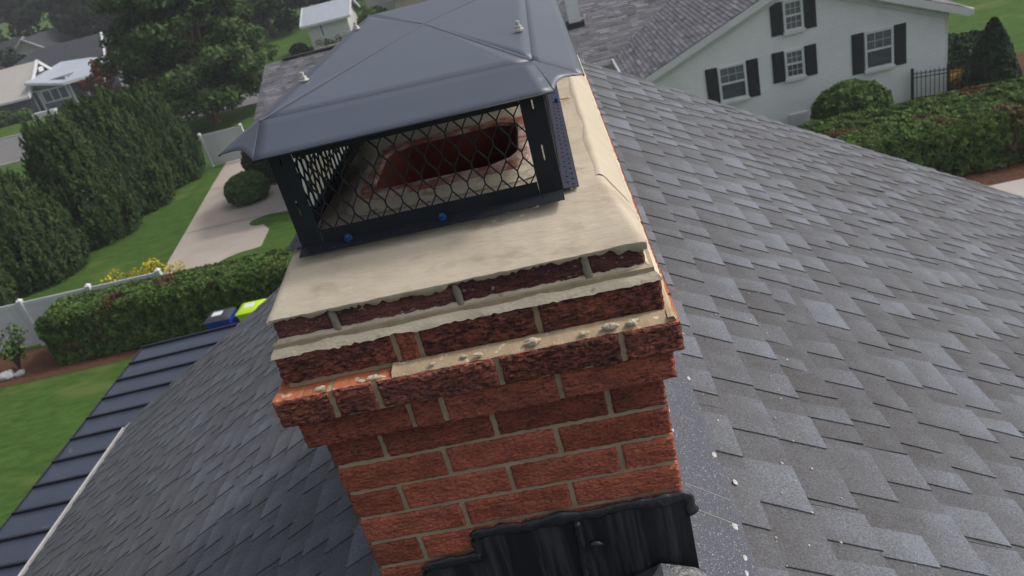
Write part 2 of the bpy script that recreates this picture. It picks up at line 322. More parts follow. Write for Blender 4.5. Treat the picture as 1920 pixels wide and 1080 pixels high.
# ================================================================== SETTING
ZG = -8.333
def sheet(name, pts, z, m, kind='structure', sub=None, label=None):
    b = MB(); b.add([(x, y, z) for x, y in pts], [tuple(range(len(pts)))]); o = b.build(name, m, None, loc=(pts[0][0], pts[0][1], z)); o['kind'] = kind
    if label: o['label'] = label
    return o
sheet('ground', [(-500, -300), (500, -300), (500, 900), (-500, 900)], ZG, M['lawn'])
drive = [(-13.05, 20.5), (-13.9, 23.0), (-14.31, 24.59), (-14.8, 27.58), (-15.87, 34.05), (-16.4, 37.6), (-17.6, 53.6), (-12.6, 53.6), (-12.9, 37.6), (-13.6, 34.0), (-12.6, 31.6), (-10.6, 31.2), (-10.4, 29.3), (-10.36, 27.55), (-11.05, 27.67)]
arc = []
for k in range(9):        # rounded grass bite in the drive
    a = R(90 + 180 * k / 8); arc.append((-11.2 + 0.72 * math.cos(a), 27.15 + 0.55 * math.sin(a)))
drive += arc + [(-10.78, 25.94), (-10.62, 24.33)]
for k in range(7):
    a = R(90 + 80 * k / 6); drive.append((-10.9 + 1.3 * math.cos(a), 23.0 + 1.25 * math.sin(a)))
drive += [(-12.3, 20.5)]
sheet('driveway', drive, ZG + 0.012, M['concrete'])
sheet('walkway', [(-10.3, 27.75), (-10.95, 27.72), (-10.35, 29.25), (-9.2, 29.2), (-9.2, 27.7)], ZG + 0.02, M['concrete_new'])
for nm, pts in (('driveway_joint', [(-14.85, 27.60), (-14.84, 27.66), (-11.75, 27.74), (-11.75, 27.69)]), ('driveway_joint', [(-15.72, 33.1), (-15.71, 33.16), (-13.0, 32.6), (-13.0, 32.55)])):
    sheet(nm, pts, ZG + 0.020, M['crack'])
sheet('road', [(-200, 51.5), (60, 51.5), (60, 63.2), (-200, 63.2)], ZG + 0.010, M['asphalt'])
b = MB(); b.box(-200, 60, 51.3, 51.5, ZG - 0.05, ZG + 0.12); b.box(-200, 60, 63.2, 63.4, ZG - 0.05, ZG + 0.12); b.build('kerb', M['concrete_new'], kind='structure')
sheet('mulch_bed', [(-19, 17.5), (-12.4, 17.7), (-8.0, 17.5), (-8.0, 19.8), (-19, 19.8)], ZG + 0.008, M['mulch'])
sheet('mulch_border', [(8.2, 17.3), (16, 17.1), (16, 20.8), (8.2, 20.8)], ZG + 0.008, M['mulch'])
sheet('flower_bed', [(11.5, 24.6), (15.5, 23.2), (16.5, 26.6), (12.7, 27.6)], ZG + 0.008, M['mulch'])
sheet('side_drive', [(6, 8), (20, 8), (20, 17.22), (6, 17.22)], ZG + 0.012, M['concrete_new'])

# ================================================================== OWN HOUSE
XR, ZR, YE = 0.56, -0.385, 5.28
pr_, pl_ = R(30), R(28)
LR, LL = 6.0, 5.36
house = thing('brick_house', 'brick house under the grey shingle gable roof that the chimney rises from', 'house', (XR, 0, ZG))
eaveR = (XR + LR * math.cos(pr_), ZR - LR * math.sin(pr_)); eaveL = (XR - LL * math.cos(pl_), ZR - LL * math.sin(pl_))
b = MB()
hw0, hw1 = eaveL[0] + 0.35, eaveR[0] - 0.35
zL = eaveL[1] - 0.02; zR_ = eaveR[1] - 0.02
def prism(b, prof, y0, y1, mi=0):
    k = len(prof); b.add([(x, y0, z) for x, z in prof] + [(x, y1, z) for x, z in prof], [tuple(range(k)), tuple(reversed(range(k, 2 * k)))] + [(i, i + k, (i + 1) % k + k, (i + 1) % k) for i in range(k)], mi)
prism(b, [(hw0, ZG), (hw1, ZG), (hw1, zR_ + 0.12), (XR, ZR - 0.08), (hw0, zL + 0.10)], -6.0, YE - 0.3)
b.build('wall', M['red_brick_far'], house)
# roof decks and shingles
def slope_frame(side):
    if side > 0: u = Vector((0, -1, 0)); v = Vector((math.cos(pr_), 0, -math.sin(pr_)))
    else: u = Vector((0, 1, 0)); v = Vector((-math.cos(pl_), 0, -math.sin(pl_)))
    return u, v, u.cross(v)
O = Vector((XR, 0, ZR))
CAMP = cam.matrix_world.translation
shingle_jobs = []
decks = {}
for side in (1, -1):
    u, v, n = slope_frame(side); L_ = LR if side > 0 else LL
    b = MB(); ya, yb = (-YE, 6.0) if side > 0 else (-6.0, YE)
    b.obox(O + v * (L_ / 2 + 0.02) - n * 0.016 + u * ((ya + yb) / 2), u * (yb - ya) / 2, v * (L_ / 2 - 0.02), n * 0.012)
    dk = b.build('roof_slope', M['dark_shingle'], house, loc=O + v * L_ / 2, label=('right roof slope of grey shingles' if side > 0 else 'left roof slope of grey shingles, half in shade'))
    decks[side] = dk
    nc = int(L_ / 0.143)
    for c in range(nc + 1):
        vb = L_ - c * 0.143 + 0.01                         # butt edge, from the eave upward
        if vb < 0.16: continue
        # along the ridge, measured from the far rake (y=YE) toward the camera
        y = YE + 0.02 + random.uniform(-0.006, 0.006); first = True
        ymin = -1.3
        while y > ymin:
            ln = 1.0 if not first else random.choice((0.36, 0.52, 0.68, 0.84, 1.0))
            shingle_jobs.append((side, vb, y - ln + 0.002, y)); y -= ln; first = False
def shingle_geo(side, vb, y0, y1):
    u, v, n = slope_frame(side); b = MB(); rv = random.uniform(-0.08, 0.08)
    def W(yy, vv, nn): return O + Vector((0, yy, 0)) + v * (vb + vv) + n * nn
    cl = 0 if (y0 < 1.86 and y1 > -0.02) else None          # keep clear of the chimney body
    J = random.uniform(-0.002, 0.002); lift = 0.0
    if random.random() < 0.02: lift = 0.006
    def zt(vv, e): return 0.0035 + 0.0072 * (vv + 0.165) / 0.165 + e
    def slab(a, c_, vtop, vbot, e, th, t0, t1, sk=0.0):
        z0, z1 = zt(vtop, e), zt(vbot, e) + lift * (1 if random.random() < 0.5 else 0)
        vs = [W(a + sk, vtop, z0), W(c_ - sk, vtop, z0), W(c_, vbot, z1), W(a, vbot, z1), W(a, vbot, z1 - th), W(c_, vbot, z1 - th), W(a + sk, vtop, z0 - th), W(c_ - sk, vtop, z0 - th)]
        f = [(0, 1, 2, 3), (3, 2, 5, 4), (0, 3, 4, 6), (2, 1, 7, 5)]
        if side < 0: f = [tuple(reversed(q)) for q in f]
        b.add(vs, f, 0, [t0, t0, t1, t1, t1 + 0.12, t1 + 0.12, t0, t0])  # butt-edge vertices lightened: sunlit edge painted into the tint
    ln = y1 - y0
    bt = 0.33 + rv * 0.6
    slab(y0, y1, -0.165, 0.0 + J, 0.0, 0.006, bt - 0.10, bt + 0.10)
    p = y0 + random.uniform(0.0, 0.14)
    while p < y1 - 0.05:
        w = random.choice((0.08, 0.10, 0.12, 0.14, 0.17, 0.20)); q = min(p + w, y1 - 0.004)
        if q - p > 0.03:
            t = random.choice((0.43, 0.50, 0.55, 0.59, 0.64)) + rv + random.uniform(-0.05, 0.05)
            if side < 0: t = 0.5 + (t - 0.5) * 0.6 - 0.06  # left slope tabs darker and flatter: their shade is put into the tint
            slab(p, q, -0.150, 0.001 + random.uniform(-0.003, 0.003), 0.0045, 0.0046, t - 0.17, t + 0.10, sk=random.uniform(0.0, 0.010))
        p = q + random.choice((0.055, 0.075, 0.095, 0.12))
    return b
def on_chimney(side, vb, y0, y1):
    x = XR + side * math.cos(pr_ if side > 0 else pl_) * (vb - 0.15)
    return (y1 < 1.83 and y0 > 0.0 and 0.0 < x < 0.60 and side < 0 and x > 0.02)
jobs = []
tx = cam.matrix_world.inverted()
for j in shingle_jobs:
    side, vb, y0, y1 = j; u, v, n = slope_frame(side); p = O + Vector((0, (y0 + y1) / 2, 0)) + v * vb
    q = tx @ p; px = 512 + 796.4 * q.x / max(1e-3, -q.z); py = 288 - 796.4 * q.y / max(1e-3, -q.z)
    vis = (-q.z > 0.1) and (-140 < px < 1164) and (-80 < py < 656)
    # behind the chimney, as seen from the ridge
    d = (p - CAMP); f_ = abs(d.normalized().dot(n)) / d.length_squared
    jobs.append((vis, f_ * (y1 - y0), j))
jobs.sort(key=lambda t: (-int(t[0]), -t[1]))
rest = {1: MB(), -1: MB()}
ni = 0
for vis, sc_, j in jobs:
    side, vb, y0, y1 = j; g = shingle_geo(*j); u, v, n = slope_frame(side)
    if vis and ni < 299:
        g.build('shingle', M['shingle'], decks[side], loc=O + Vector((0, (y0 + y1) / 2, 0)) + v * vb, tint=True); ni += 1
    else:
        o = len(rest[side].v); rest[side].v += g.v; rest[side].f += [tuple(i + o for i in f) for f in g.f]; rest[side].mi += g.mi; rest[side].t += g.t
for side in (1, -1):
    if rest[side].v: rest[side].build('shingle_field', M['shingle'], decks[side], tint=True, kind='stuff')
# ridge caps
y = -1.6; k = 0
while y < YE:
    if not (-0.16 < y < 1.82):
        b = MB(); t = 0.5 + random.uniform(-0.2, 0.2)
        for side in (1, -1):
            u, v, n = slope_frame(side)
            a = Vector((XR, y - 0.05, ZR)); e1 = 0.020; e0 = 0.016
            vs = [a + Vector((0, 0, e1 + 0.008)), a + v * 0.145 + n * e1, a + Vector((0, 0.20, e0 + 0.004)), a + Vector((0, 0.20, 0)) + v * 0.145 + n * e0,
                  a + Vector((0, 0, e1 + 0.001)), a + v * 0.145 + n * (e1 - 0.006), a + Vector((0, 0.20, 0)) + v * 0.145 + n * (e0 - 0.008)]
            f = [(0, 1, 3, 2), (0, 4, 5, 1), (1, 5, 6, 3)]
            b.add(vs, f if side > 0 else [tuple(reversed(q)) for q in f], 0, t)
        b.build('ridge_cap', M['shingle'], house, loc=(XR, y, ZR), tint=True)
    y += 0.143
b = MB(); u, v, n = slope_frame(-1)
a0 = O + v * (LL + 0.075); b.obox(a0 + Vector((0, 1.6, 0)) + n * 0.004, Vector((0, 3.60, 0)), v * 0.066, n * 0.006); b.obox(a0 + Vector((-0.062, 1.6, -0.05)), Vector((0, 3.60, 0)), Vector((0.004, 0, 0)), Vector((0, 0, 0.04)))
b.build('drip_edge', M['drip_edge'], house)
b = MB()
for side in (1, -1):
    u, v, n = slope_frame(side); L_ = LR if side > 0 else LL
    b.obox(O + Vector((0, YE - 0.015, 0)) + v * L_ / 2 - n * 0.085, Vector((0, 0.012, 0)), v * L_ / 2, n * 0.055)
b.build('rake_board', M['white_trim'], house)

# ================================================================== CHIMNEY
W, H, m_, YB = 0.629, 0.0666, 0.010, 1.80
ch = thing('chimney', 'weathered red brick chimney with corbelled top courses and cream mortar crown, straddling the roof ridge', 'chimney', (W / 2, 0.9, -1.2))
def ring_box(b, x0, x1, y0, y1, z0, z1, t):      # hollow rectangular sleeve
    b.box(x0, x1, y0, y0 + t, z0, z1); b.box(x0, x1, y1 - t, y1, z0, z1); b.box(x0, x0 + t, y0 + t, y1 - t, z0, z1); b.box(x1 - t, x1, y0 + t, y1 - t, z0, z1)
offs = {k: 0.0 for k in range(-14, 1)}; offs.update({1: 0.0228, 2: 0.0413, 3: 0.0232, 4: 0.006})
zb4 = 4 * H + 0.013
yoff = dict(offs); yoff[3] = 0.0060; yoff[4] = -0.010
def zspan(k):
    if k == 4: return zb4, 4 * H + 0.056
    return k * H, (k + 1) * H - m_
b = MB()
ring_box(b, 0.005, W - 0.005, 0.005, YB - 0.005, -1.2, H - 0.0005, 0.09)
for k in (1, 2, 3, 4):
    d = offs[k]; z0 = zspan(k)[0] - (0.002 if k > 1 else 0); z1 = (zspan(k + 1)[0] - 0.002) if k < 4 else 4 * H + 0.050
    if k == 2: z1 = zspan(2)[1] - 0.002
    if k == 3: z0 = zspan(3)[0] - 0.0118
    ring_box(b, -d + 0.006, W + d - 0.006, -yoff[k] + 0.006, YB + d - 0.006, z0 + 0.0005, z1, 0.10)
b.build('mortar_core', M['mortar'], ch)
FRONT = {0: [.102, .315, .527], -1: [.208, .421], 1: [.180, .240, .450], 2: [.062, .142, .358, .570], 3: [.190, .232, .440], 4: [.100, .318, .538]}
def joints(k):
    if k in FRONT: return FRONT[k]
    return [.208, .421] if k % 2 else [.102, .315, .527]
def front_brick(x0, x1, z0, z1, yf, mats, nm='brick', seed=0, amp=0.0028, label=None):
    b = MB(); nx = max(8, int((x1 - x0) / 0.0036)); nz = 18; off = Vector((seed * 3.1, seed * 1.7, 0))
    tilt = random.uniform(-0.0015, 0.0015); dz = random.uniform(-0.0012, 0.0012)
    def P(i, j):
        x = x0 + (x1 - x0) * i / nx; z = z0 + (z1 - z0) * j / nz + dz
        e = min(i, nx - i) / nx * (x1 - x0); ez = min(j, nz - j) / nz * (z1 - z0)
        rr = max(0, 0.004 - min(e, ez)) * 0.9
        nn = noise.noise(Vector((x * 55, 0, z * 130)) + off) * 0.5 + (0.5 - abs(noise.noise(Vector((x * 95, 4, z * 230)) + off))) * 0.9 + noise.noise(Vector((x * 260, 2, z * 420)) + off) * 0.35 - 0.3
        y = yf - amp * nn + rr + tilt * (i / nx - .5)
        if i in (0, nx): x += 0.0018 * noise.noise(Vector((7, x * 3, z * 120)) + off)
        if j in (0, nz): z += 0.0022 * noise.noise(Vector((x * 90, 9, z * 3)) + off)
        return Vector((x, y, z))
    vs = [P(i, j) for j in range(nz + 1) for i in range(nx + 1)]
    fs = [(j * (nx + 1) + i, j * (nx + 1) + i + 1, (j + 1) * (nx + 1) + i + 1, (j + 1) * (nx + 1) + i) for j in range(nz) for i in range(nx)]
    b.add(vs, fs, 0)
    ring = [(i, 0) for i in range(nx)] + [(nx, j) for j in range(nz)] + [(i, nz) for i in range(nx, 0, -1)] + [(0, j) for j in range(nz, 0, -1)]
    idx = [j * (nx + 1) + i for i, j in ring]; o = len(b.v)
    b.add([(vs[q].x, yf + 0.095, vs[q].z) for q in idx], [])
    K = len(idx)
    for q in range(K): b.f.append((idx[q], o + q, o + (q + 1) % K, idx[(q + 1) % K])); b.mi.append(1)
    return b.build(nm, mats, ch, loc=((x0 + x1) / 2, yf + 0.05, (z0 + z1) / 2), label=label)
sd_ = 0
for k in range(4, -10, -1):
    d = offs[k]; z0, z1 = zspan(k); xs = [-d] + joints(k) + [W + d]
    for a, c in zip(xs[:-1], xs[1:]):
        x0 = a + (0 if a == xs[0] else m_ / 2); x1 = c - (0 if c == xs[-1] else m_ / 2); sd_ += 1
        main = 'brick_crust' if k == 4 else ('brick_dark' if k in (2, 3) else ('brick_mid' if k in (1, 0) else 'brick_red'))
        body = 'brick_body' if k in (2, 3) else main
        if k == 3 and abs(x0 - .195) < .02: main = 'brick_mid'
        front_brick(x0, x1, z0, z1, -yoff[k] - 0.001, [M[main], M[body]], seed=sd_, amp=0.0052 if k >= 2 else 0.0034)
# side bricks (plain, share their meshes)
side_mesh = {}
def side_brick(sx, k, y0, y1):
    d = offs[k]; z0, z1 = zspan(k); key = (k, round(y1 - y0, 3), sx)
    main = M['brick_crust'] if k == 4 else (M['brick_dark'] if k in (2, 3) else (M['brick_mid'] if k in (1, 0) else M['brick_red']))
    if key not in side_mesh:
        b = MB(); hx, hy, hz = 0.05, (y1 - y0) / 2, (z1 - z0) / 2; c = 0.003
        x = sx * hx; xi = -sx * hx; xc = sx * (hx - c)
        vs = [(xi, -hy, -hz), (xi, hy, -hz), (xi, hy, hz), (xi, -hy, hz), (xc, -hy, -hz), (xc, hy, -hz), (xc, hy, hz), (xc, -hy, hz), (x, -hy + c, -hz + c), (x, hy - c, -hz + c), (x, hy - c, hz - c), (x, -hy + c, hz - c)]
        f = [(0, 4, 5, 1), (1, 5, 6, 2), (2, 6, 7, 3), (3, 7, 4, 0), (4, 8, 9, 5), (5, 9, 10, 6), (6, 10, 11, 7), (7, 11, 8, 4), (8, 11, 10, 9)]
        if sx < 0: f = [tuple(reversed(q)) for q in f]
        b.add(vs, f, 0); b.mi = [1 if i < 4 else 0 for i in range(9)]
        me = bpy.data.meshes.new('brick'); me.from_pydata(b.v, [], b.f); me.materials.append(main); me.materials.append(M['brick_body'] if k in (2, 3) else main)
        me.polygons.foreach_set('material_index', b.mi); me.update(); side_mesh[key] = me
    o = bpy.data.objects.new('brick', side_mesh[key]); COL.objects.link(o); o.parent = ch
    xc_ = (-d + 0.05) if sx < 0 else (W + d - 0.05)
    o.location = Vector((xc_ + sx * random.uniform(0, 0.0015), (y0 + y1) / 2, (z0 + z1) / 2)) - WL[ch.name]
for k in range(4, -9, -1):
    d = offs[k]
    for sx in (-1, 1):
        y = -d + 0.0965 if k % 2 else -d + 0.0965 + 0.106
        if k % 2 == 0: side_brick(sx, k, -d + 0.0965 + 0.004, y - 0.0)
        y += m_
        while y < YB + d - 0.03:
            y2 = min(y + 0.203, YB + d); side_brick(sx, k, y, y2); y = y2 + m_
# mortar wash between course 3 and course 4 (all round)
def strip_wash(p0, p1, lo, hi, nrm, name, seed, sh=(0, 0)):
    p0, p1, nrm = Vector(p0), Vector(p1), Vector(nrm); L_ = (p1 - p0).length; nu = max(12, int(L_ / 0.007)); nv = 6
    def F(a, c):
        s = Vector((a * L_ * 40, c * 3, seed)); t_ = (p1 - p0) / L_; bo = lo[0] + (hi[0] - lo[0]) * c + 0.001
        p = (p0 - t_ * (bo + sh[0])).lerp(p1 + t_ * (bo + sh[1]), a)
        out = lo[0] + (hi[0] - lo[0]) * c + 0.0030 * noise.noise(s * 0.5) * (1 - abs(2 * c - 1) * .3) + 0.0016 * noise.noise(s * 2.1)
        z = lo[1] + (hi[1] - lo[1]) * c
        if c == 0: z += -0.0035 + 0.0042 * noise.noise(Vector((a * L_ * 110, 2, seed))) + 0.0030 * noise.noise(Vector((a * L_ * 22, 5, seed)))
        if c == 1: z += 0.0025 * noise.noise(Vector((a * L_ * 50, 8, seed)))
        return p + nrm * out + Vector((0, 0, z))
    return MB().grid(F, nu, nv).build(name, M['wash'], ch, smooth=True)
z3 = zspan(3)[1]
ex = 0.0245
strip_wash((0, 0, 0), (W, 0, 0), (0.0085, z3 + 0.002), (-0.0115, zb4 + 0.004), (0, -1, 0), 'mortar_wash', 1, (0.0175, 0.0175))
strip_wash((W, 0, 0), (W, YB, 0), (0.0262, z3 + 0.002), (0.0055, zb4 + 0.004), (1, 0, 0), 'mortar_wash', 2, (-0.0177, 0))
strip_wash((0, YB, 0), (0, 0, 0), (0.0262, z3 + 0.002), (0.0055, zb4 + 0.004), (-1, 0, 0), 'mortar_wash', 3, (0, -0.0177))
# ledge mortar on top of the widest course
z2 = zspan(2)[1]
def ledge(x0, x1):
    nu = int((x1 - x0) / 0.006)
    def F(a, c):
        x = x0 + (x1 - x0) * a; fr = noise.noise(Vector((x * 45, 3, 1))) * 0.0035
        y = -0.0375 + fr + (0.0375 - 0.0045 - fr) * c if c < 1 else -0.0045
        z = z2 + (0.0005 if c == 0 else 0.0055 + 0.0035 * c + 0.0018 * noise.noise(Vector((x * 70, c * 4, 2))))
        return Vector((x, y, z))
    MB().grid(F, nu, 4).build('ledge_mortar', M['ledge_mortar'], ch, smooth=True)
ledge(0.176, W + 0.036)
b = MB(); b.grid(lambda a, c: Vector((W + 0.0225 + (0.014 + 0.003 * noise.noise(Vector((a * 60, 1, 4)))) * c, -0.036 + a * (YB + 0.06), z2 + (0.009 if c < 0.99 else 0.0005) + 0.001 * noise.noise(Vector((a * 90, c, 3))))), 180, 3)
b.build('ledge_mortar', M['ledge_mortar'], ch, smooth=True)
for (x, y, s, zz) in ((0.142, -0.030, 0.010, 0), (0.120, -0.031, 0.006, 0), (0.155, -0.030, 0.007, 0), (0.330, -0.034, 0.006, .008), (0.425, -0.031, 0.011, .009), (0.555, -0.032, 0.011, .009), (0.593, -0.033, 0.010, .009),
                      (0.305, -0.030, 0.005, .008), (0.045, -0.030, 0.008, .001), (0.512, -0.034, 0.006, .008), (0.25, -0.033, .005, .008)):
    b = MB(); c = Vector((x, y, z2 + zz + s * 0.3)); nu, nv = 10, 6
    def F(a, d_):
        th = a * 2 * math.pi; ph = (d_ - 0.5) * math.pi; q = Vector((math.cos(ph) * math.cos(th) * 1.6, math.cos(ph) * math.sin(th) * 0.75, math.sin(ph) * 0.65)) * s * 0.8
        return c + q * (1 + 0.6 * noise.noise((c + q) * 160))
    b.grid(F, nu, nv).build('mortar_lump', M['lump'], ch, loc=c)
# smeared head joints on the crown course
for x in (0.100, 0.318, 0.538):
    b = MB()
    def F(a, c):
        z = zb4 - 0.004 + c * 0.042; w = 0.0085 + 0.002 * noise.noise(Vector((x * 30, c * 4, 1)))
        if c > 0.85: w *= 0.75
        return Vector((x + (a - 0.5) * 2 * w + 0.003 * (0.5 - c), 0.0085 - 0.0030 * math.sin(a * math.pi) - 0.0015 * noise.noise(Vector((a * 4, c * 7, x * 9))) + (0.006 if a in (0, 1) else 0), z))
    b.grid(F, 6, 14).build('head_joint', M['joint_smear'], ch, smooth=True)
# crown
CX0, CX1, CY0, CY1 = -0.012, W + 0.012, 0.0035, YB + 0.012
def smin(a, b_, k=0.012):
    h_ = max(k - abs(a - b_), 0) / k; return min(a, b_) - h_ * h_ * k * 0.25
def crown_z(x, y):
    zf = 0.324 + (y - CY0) / 0.125 * 0.072; zl = 0.324 + (x - CX0) / 0.045 * 0.07; zr = 0.322 + (CX1 - x) / 0.045 * 0.075; zk = 0.324 + (CY1 - y) / 0.2 * 0.07
    z = smin(smin(smin(smin(0.3945, zf, 0.02), zl), zr, 0.008), zk)
    return z + 0.0022 * noise.noise(Vector((x * 9, y * 9, 1))) + 0.0012 * noise.noise(Vector((x * 34, y * 22, 5))) + 0.0007 * noise.noise(Vector((x * 110, y * 80, 2)))
FX0, FX1, FY0, FY1 = 0.130, 0.478, 0.245, 0.600
b = MB(); nx, ny = 92, 240
def F(a, c):
    x = CX0 + (CX1 - CX0) * a; y = CY0 + (CY1 - CY0) * c; z = crown_z(x, y)
    if c == 0: z -= 0.0015
    return Vector((x, y, z))
def sk(i, j):
    x = CX0 + (CX1 - CX0) * (i + .5) / nx; y = CY0 + (CY1 - CY0) * (j + .5) / ny; return FX0 + .006 < x < FX1 - .006 and FY0 + .006 < y < FY1 - .006
b.grid(F, nx, ny, skip=sk)
def lip(p0, p1, seed):
    p0, p1 = Vector(p0), Vector(p1); L_ = (p1 - p0).length; nu = int(L_ / 0.006)
    def G(a, c):
        p = p0.lerp(p1, a); z = crown_z(p.x, p.y)
        dr = 0.006 + 0.012 * noise.noise(Vector((a * L_ * 16, seed, 1))) + 0.008 * noise.noise(Vector((a * L_ * 60, seed, 3))) + 0.006 * noise.noise(Vector((a * L_ * 150, seed, 7)))
        dr += 0.030 * max(0, noise.noise(Vector((a * L_ * 9, seed, 11))) - 0.12)
        return Vector((p.x, p.y, z - c * max(0.003, dr)))
    return G, nu
for p0, p1, s_ in (((CX0, CY0, 0), (CX1, CY0, 0), 1), ((CX1, CY0, 0), (CX1, CY1, 0), 2), ((CX1, CY1, 0), (CX0, CY1, 0), 3), ((CX0, CY1, 0), (CX0, CY0, 0), 4)):
    G, nu = lip(p0, p1, s_)
    def G2(a, c, G=G):
        q = G(a, min(1, c * 2)); 
        if c > 0.5:                       # underside turns back to the brick
            q = Vector((min(max(q.x, CX0 + 0.012), CX1 - 0.012) if True else q.x, min(max(q.y, CY0 + 0.012), CY1 - 0.012), q.z + 0.001))
        return q
    b.grid(lambda a, c: G2(1 - a if False else a, 1 - c), nu, 2)
b.build('crown', M['crown'], ch, smooth=True)
# patch of fresh sealant smoothed over the right shoulder
b = MB()
def F(a, c):
    y = 0.16 + a * 0.9; xe = 0.585 + 0.010 * noise.noise(Vector((y * 7, 1, 1))); x = xe + (CX1 - 0.004 - xe) * c
    return Vector((x, y, crown_z(x, y) + (0.0022 if 0 < c < 1 else 0.0002)))
b.grid(F, 70, 8).build('sealant_skim', mat('skim', (0.50, 0.44, 0.34), (0.43, 0.375, 0.285), scale=10, rough=0.85, bump=0.2, bscale=90, bdist=0.003), ch, smooth=True)
# flue tile: rounded rectangular clay liner
def rrect(x0, x1, y0, y1, r, n=6):
    out = []
    for cx, cy, a0 in ((x1 - r, y1 - r, 0), (x0 + r, y1 - r, 90), (x0 + r, y0 + r, 180), (x1 - r, y0 + r, 270)):
        for k in range(n + 1): a = R(a0 + 90 * k / n); out.append((cx + r * math.cos(a), cy + r * math.sin(a)))
    return out
oa = rrect(0.135, 0.474, 0.252, 0.592, 0.045); ia = rrect(0.160, 0.450, 0.285, 0.560, 0.06); K = len(oa); b = MB()
zt_ = 0.418
vs = []
for ring, z in ((oa, 0.30), (oa, zt_ - 0.006), ([(x + (0.305 - x) * .015, y + (0.42 - y) * .015) for x, y in oa], zt_), ([(x + (x - 0.305) * .03, y + (y - .42) * .03) for x, y in ia], zt_), (ia, zt_ - 0.006), (ia, -0.5)):
    vs += [(x, y, z + 0.003 * noise.noise(Vector((x * 40, y * 40, z * 3)))) for x, y in ring]
fs = []; mi = []
for r_ in range(5):
    for k in range(K): fs.append((r_ * K + k, r_ * K + (k + 1) % K, (r_ + 1) * K + (k + 1) % K, (r_ + 1) * K + k)); mi.append(1 if r_ == 4 else 0)
b.add(vs, fs); b.mi = mi
b.add([(x, y, -0.49) for x, y in ia], [tuple(range(K))], 1)
b.build('flue_tile', [M['flue'], M['flue_inside']], ch, label='red clay flue liner smeared with pale mortar')
# mortar collar round the flue
b = MB(); ob = rrect(0.105, 0.505, 0.215, 0.63, 0.06)
vs = [(x, y, 0.3965) for x, y in ob] + [(x, y, 0.410 + 0.003 * noise.noise(Vector((x * 30, y * 30, 0)))) for x, y in oa]
b.add(vs, [(k, (k + 1) % K, K + (k + 1) % K, K + k) for k in range(K)]); b.build('flue_collar', M['wash'], ch, smooth=True)
# --- flashing at the foot of the chimney
def slope_z(x): return ZR - (x - XR) * math.tan(pr_) if x > XR else ZR - (XR - x) * math.tan(pl_)
steps = [(0.214, W + 0.004, -0.212), (0.098, 0.214, -0.272), (-0.004, 0.098, -0.338)]
for i, (x0, x1, zt) in enumerate(steps):
    b = MB(); zb = slope_z(x0) - 0.02
    def F(a, c):
        x = x0 + (x1 - x0) * a; z = zb + (zt - 0.010 - zb) * c; bow = 0.006 + 0.016 * (1 - c) ** 2
        return Vector((x, -bow - 0.003 - 0.0025 * noise.noise(Vector((x * 26, i, z * 18))), z))
    b.grid(F, max(8, int((x1 - x0) / 0.012)), 12)
    b.build('counter_flashing', M['streaks'], ch, smooth=True, label='black tarred flashing piece, ' + ('topmost step' if i == 0 else 'middle step' if i == 1 else 'lowest step'))
def bead(pts, r, name='sealant_bead', seed=0, sq=(1, 1)):
    P = []
    for a, c in zip(pts[:-1], pts[1:]):
        a, c = Vector(a), Vector(c); n_ = max(2, int((c - a).length / 0.006))
        for t in range(n_): P.append(a.lerp(c, t / n_))
    P.append(Vector(pts[-1]))
    P = [p + Vector((0.0, 0, 0.0022)) * noise.noise(p * 26 + Vector((seed, 0, 0))) for p in P]
    return MB().tube(P, [r * (1 + 0.35 * noise.noise(p * 17 + Vector((0, seed, 0)))) for p in P], 10, jit=0.75, sq=sq, seed=seed).build(name, M['tar'], ch, smooth=True)
bead([(W + 0.010, -0.006, -0.262), (W + 0.008, -0.007, -0.222), (W - 0.004, -0.007, -0.214), (0.43, -0.008, -0.217), (0.224, -0.008, -0.218), (0.212, -0.008, -0.222), (0.214, -0.007, -0.275)], 0.0088, seed=1, sq=(0.6, 1.45))
bead([(0.213, -0.008, -0.276), (0.16, -0.008, -0.279), (0.104, -0.008, -0.279), (0.096, -0.008, -0.285), (0.097, -0.007, -0.34)], 0.0085, seed=2, sq=(0.6, 1.45))
bead([(0.098, -0.008, -0.342), (-0.004, -0.008, -0.344)], 0.011, seed=3)
bead([(0.418, -0.011, -0.228), (0.414, -0.012, -0.30), (0.410, -0.018, -0.37), (0.408, -0.026, -0.42)], 0.008, name='lap_seam', seed=4)
bead([(0.43, -0.032, -0.402), (0.455, -0.040, -0.392), (0.49, -0.046, -0.386)], 0.012, name='sealant_blob', seed=6)
for i, (x, y, z, s_) in enumerate(((0.445, -0.016, -0.288, 0.008),)):
    bead([(x - 0.012, y, z), (x, y - 0.002, z + 0.004), (x + 0.010, y, z - 0.004)], 0.0045, name='sealant_smear', seed=9)
# apron: bent sheet lying on both slopes in front of the chimney
b = MB()
def F(a, c):
    x = -0.02 + (W + 0.035) * a; y = -0.020 - 0.05 * c; z = slope_z(x) + 0.030 - 0.010 * c
    if abs(x - XR) < 0.06: z -= 0.010 * (1 - abs(x - XR) / 0.06)
    return Vector((x, y, z + 0.001 * noise.noise(Vector((x * 30, y * 30, 1)))))
b.grid(F, 60, 5).build('apron_flashing', M['tar'], ch, smooth=True)
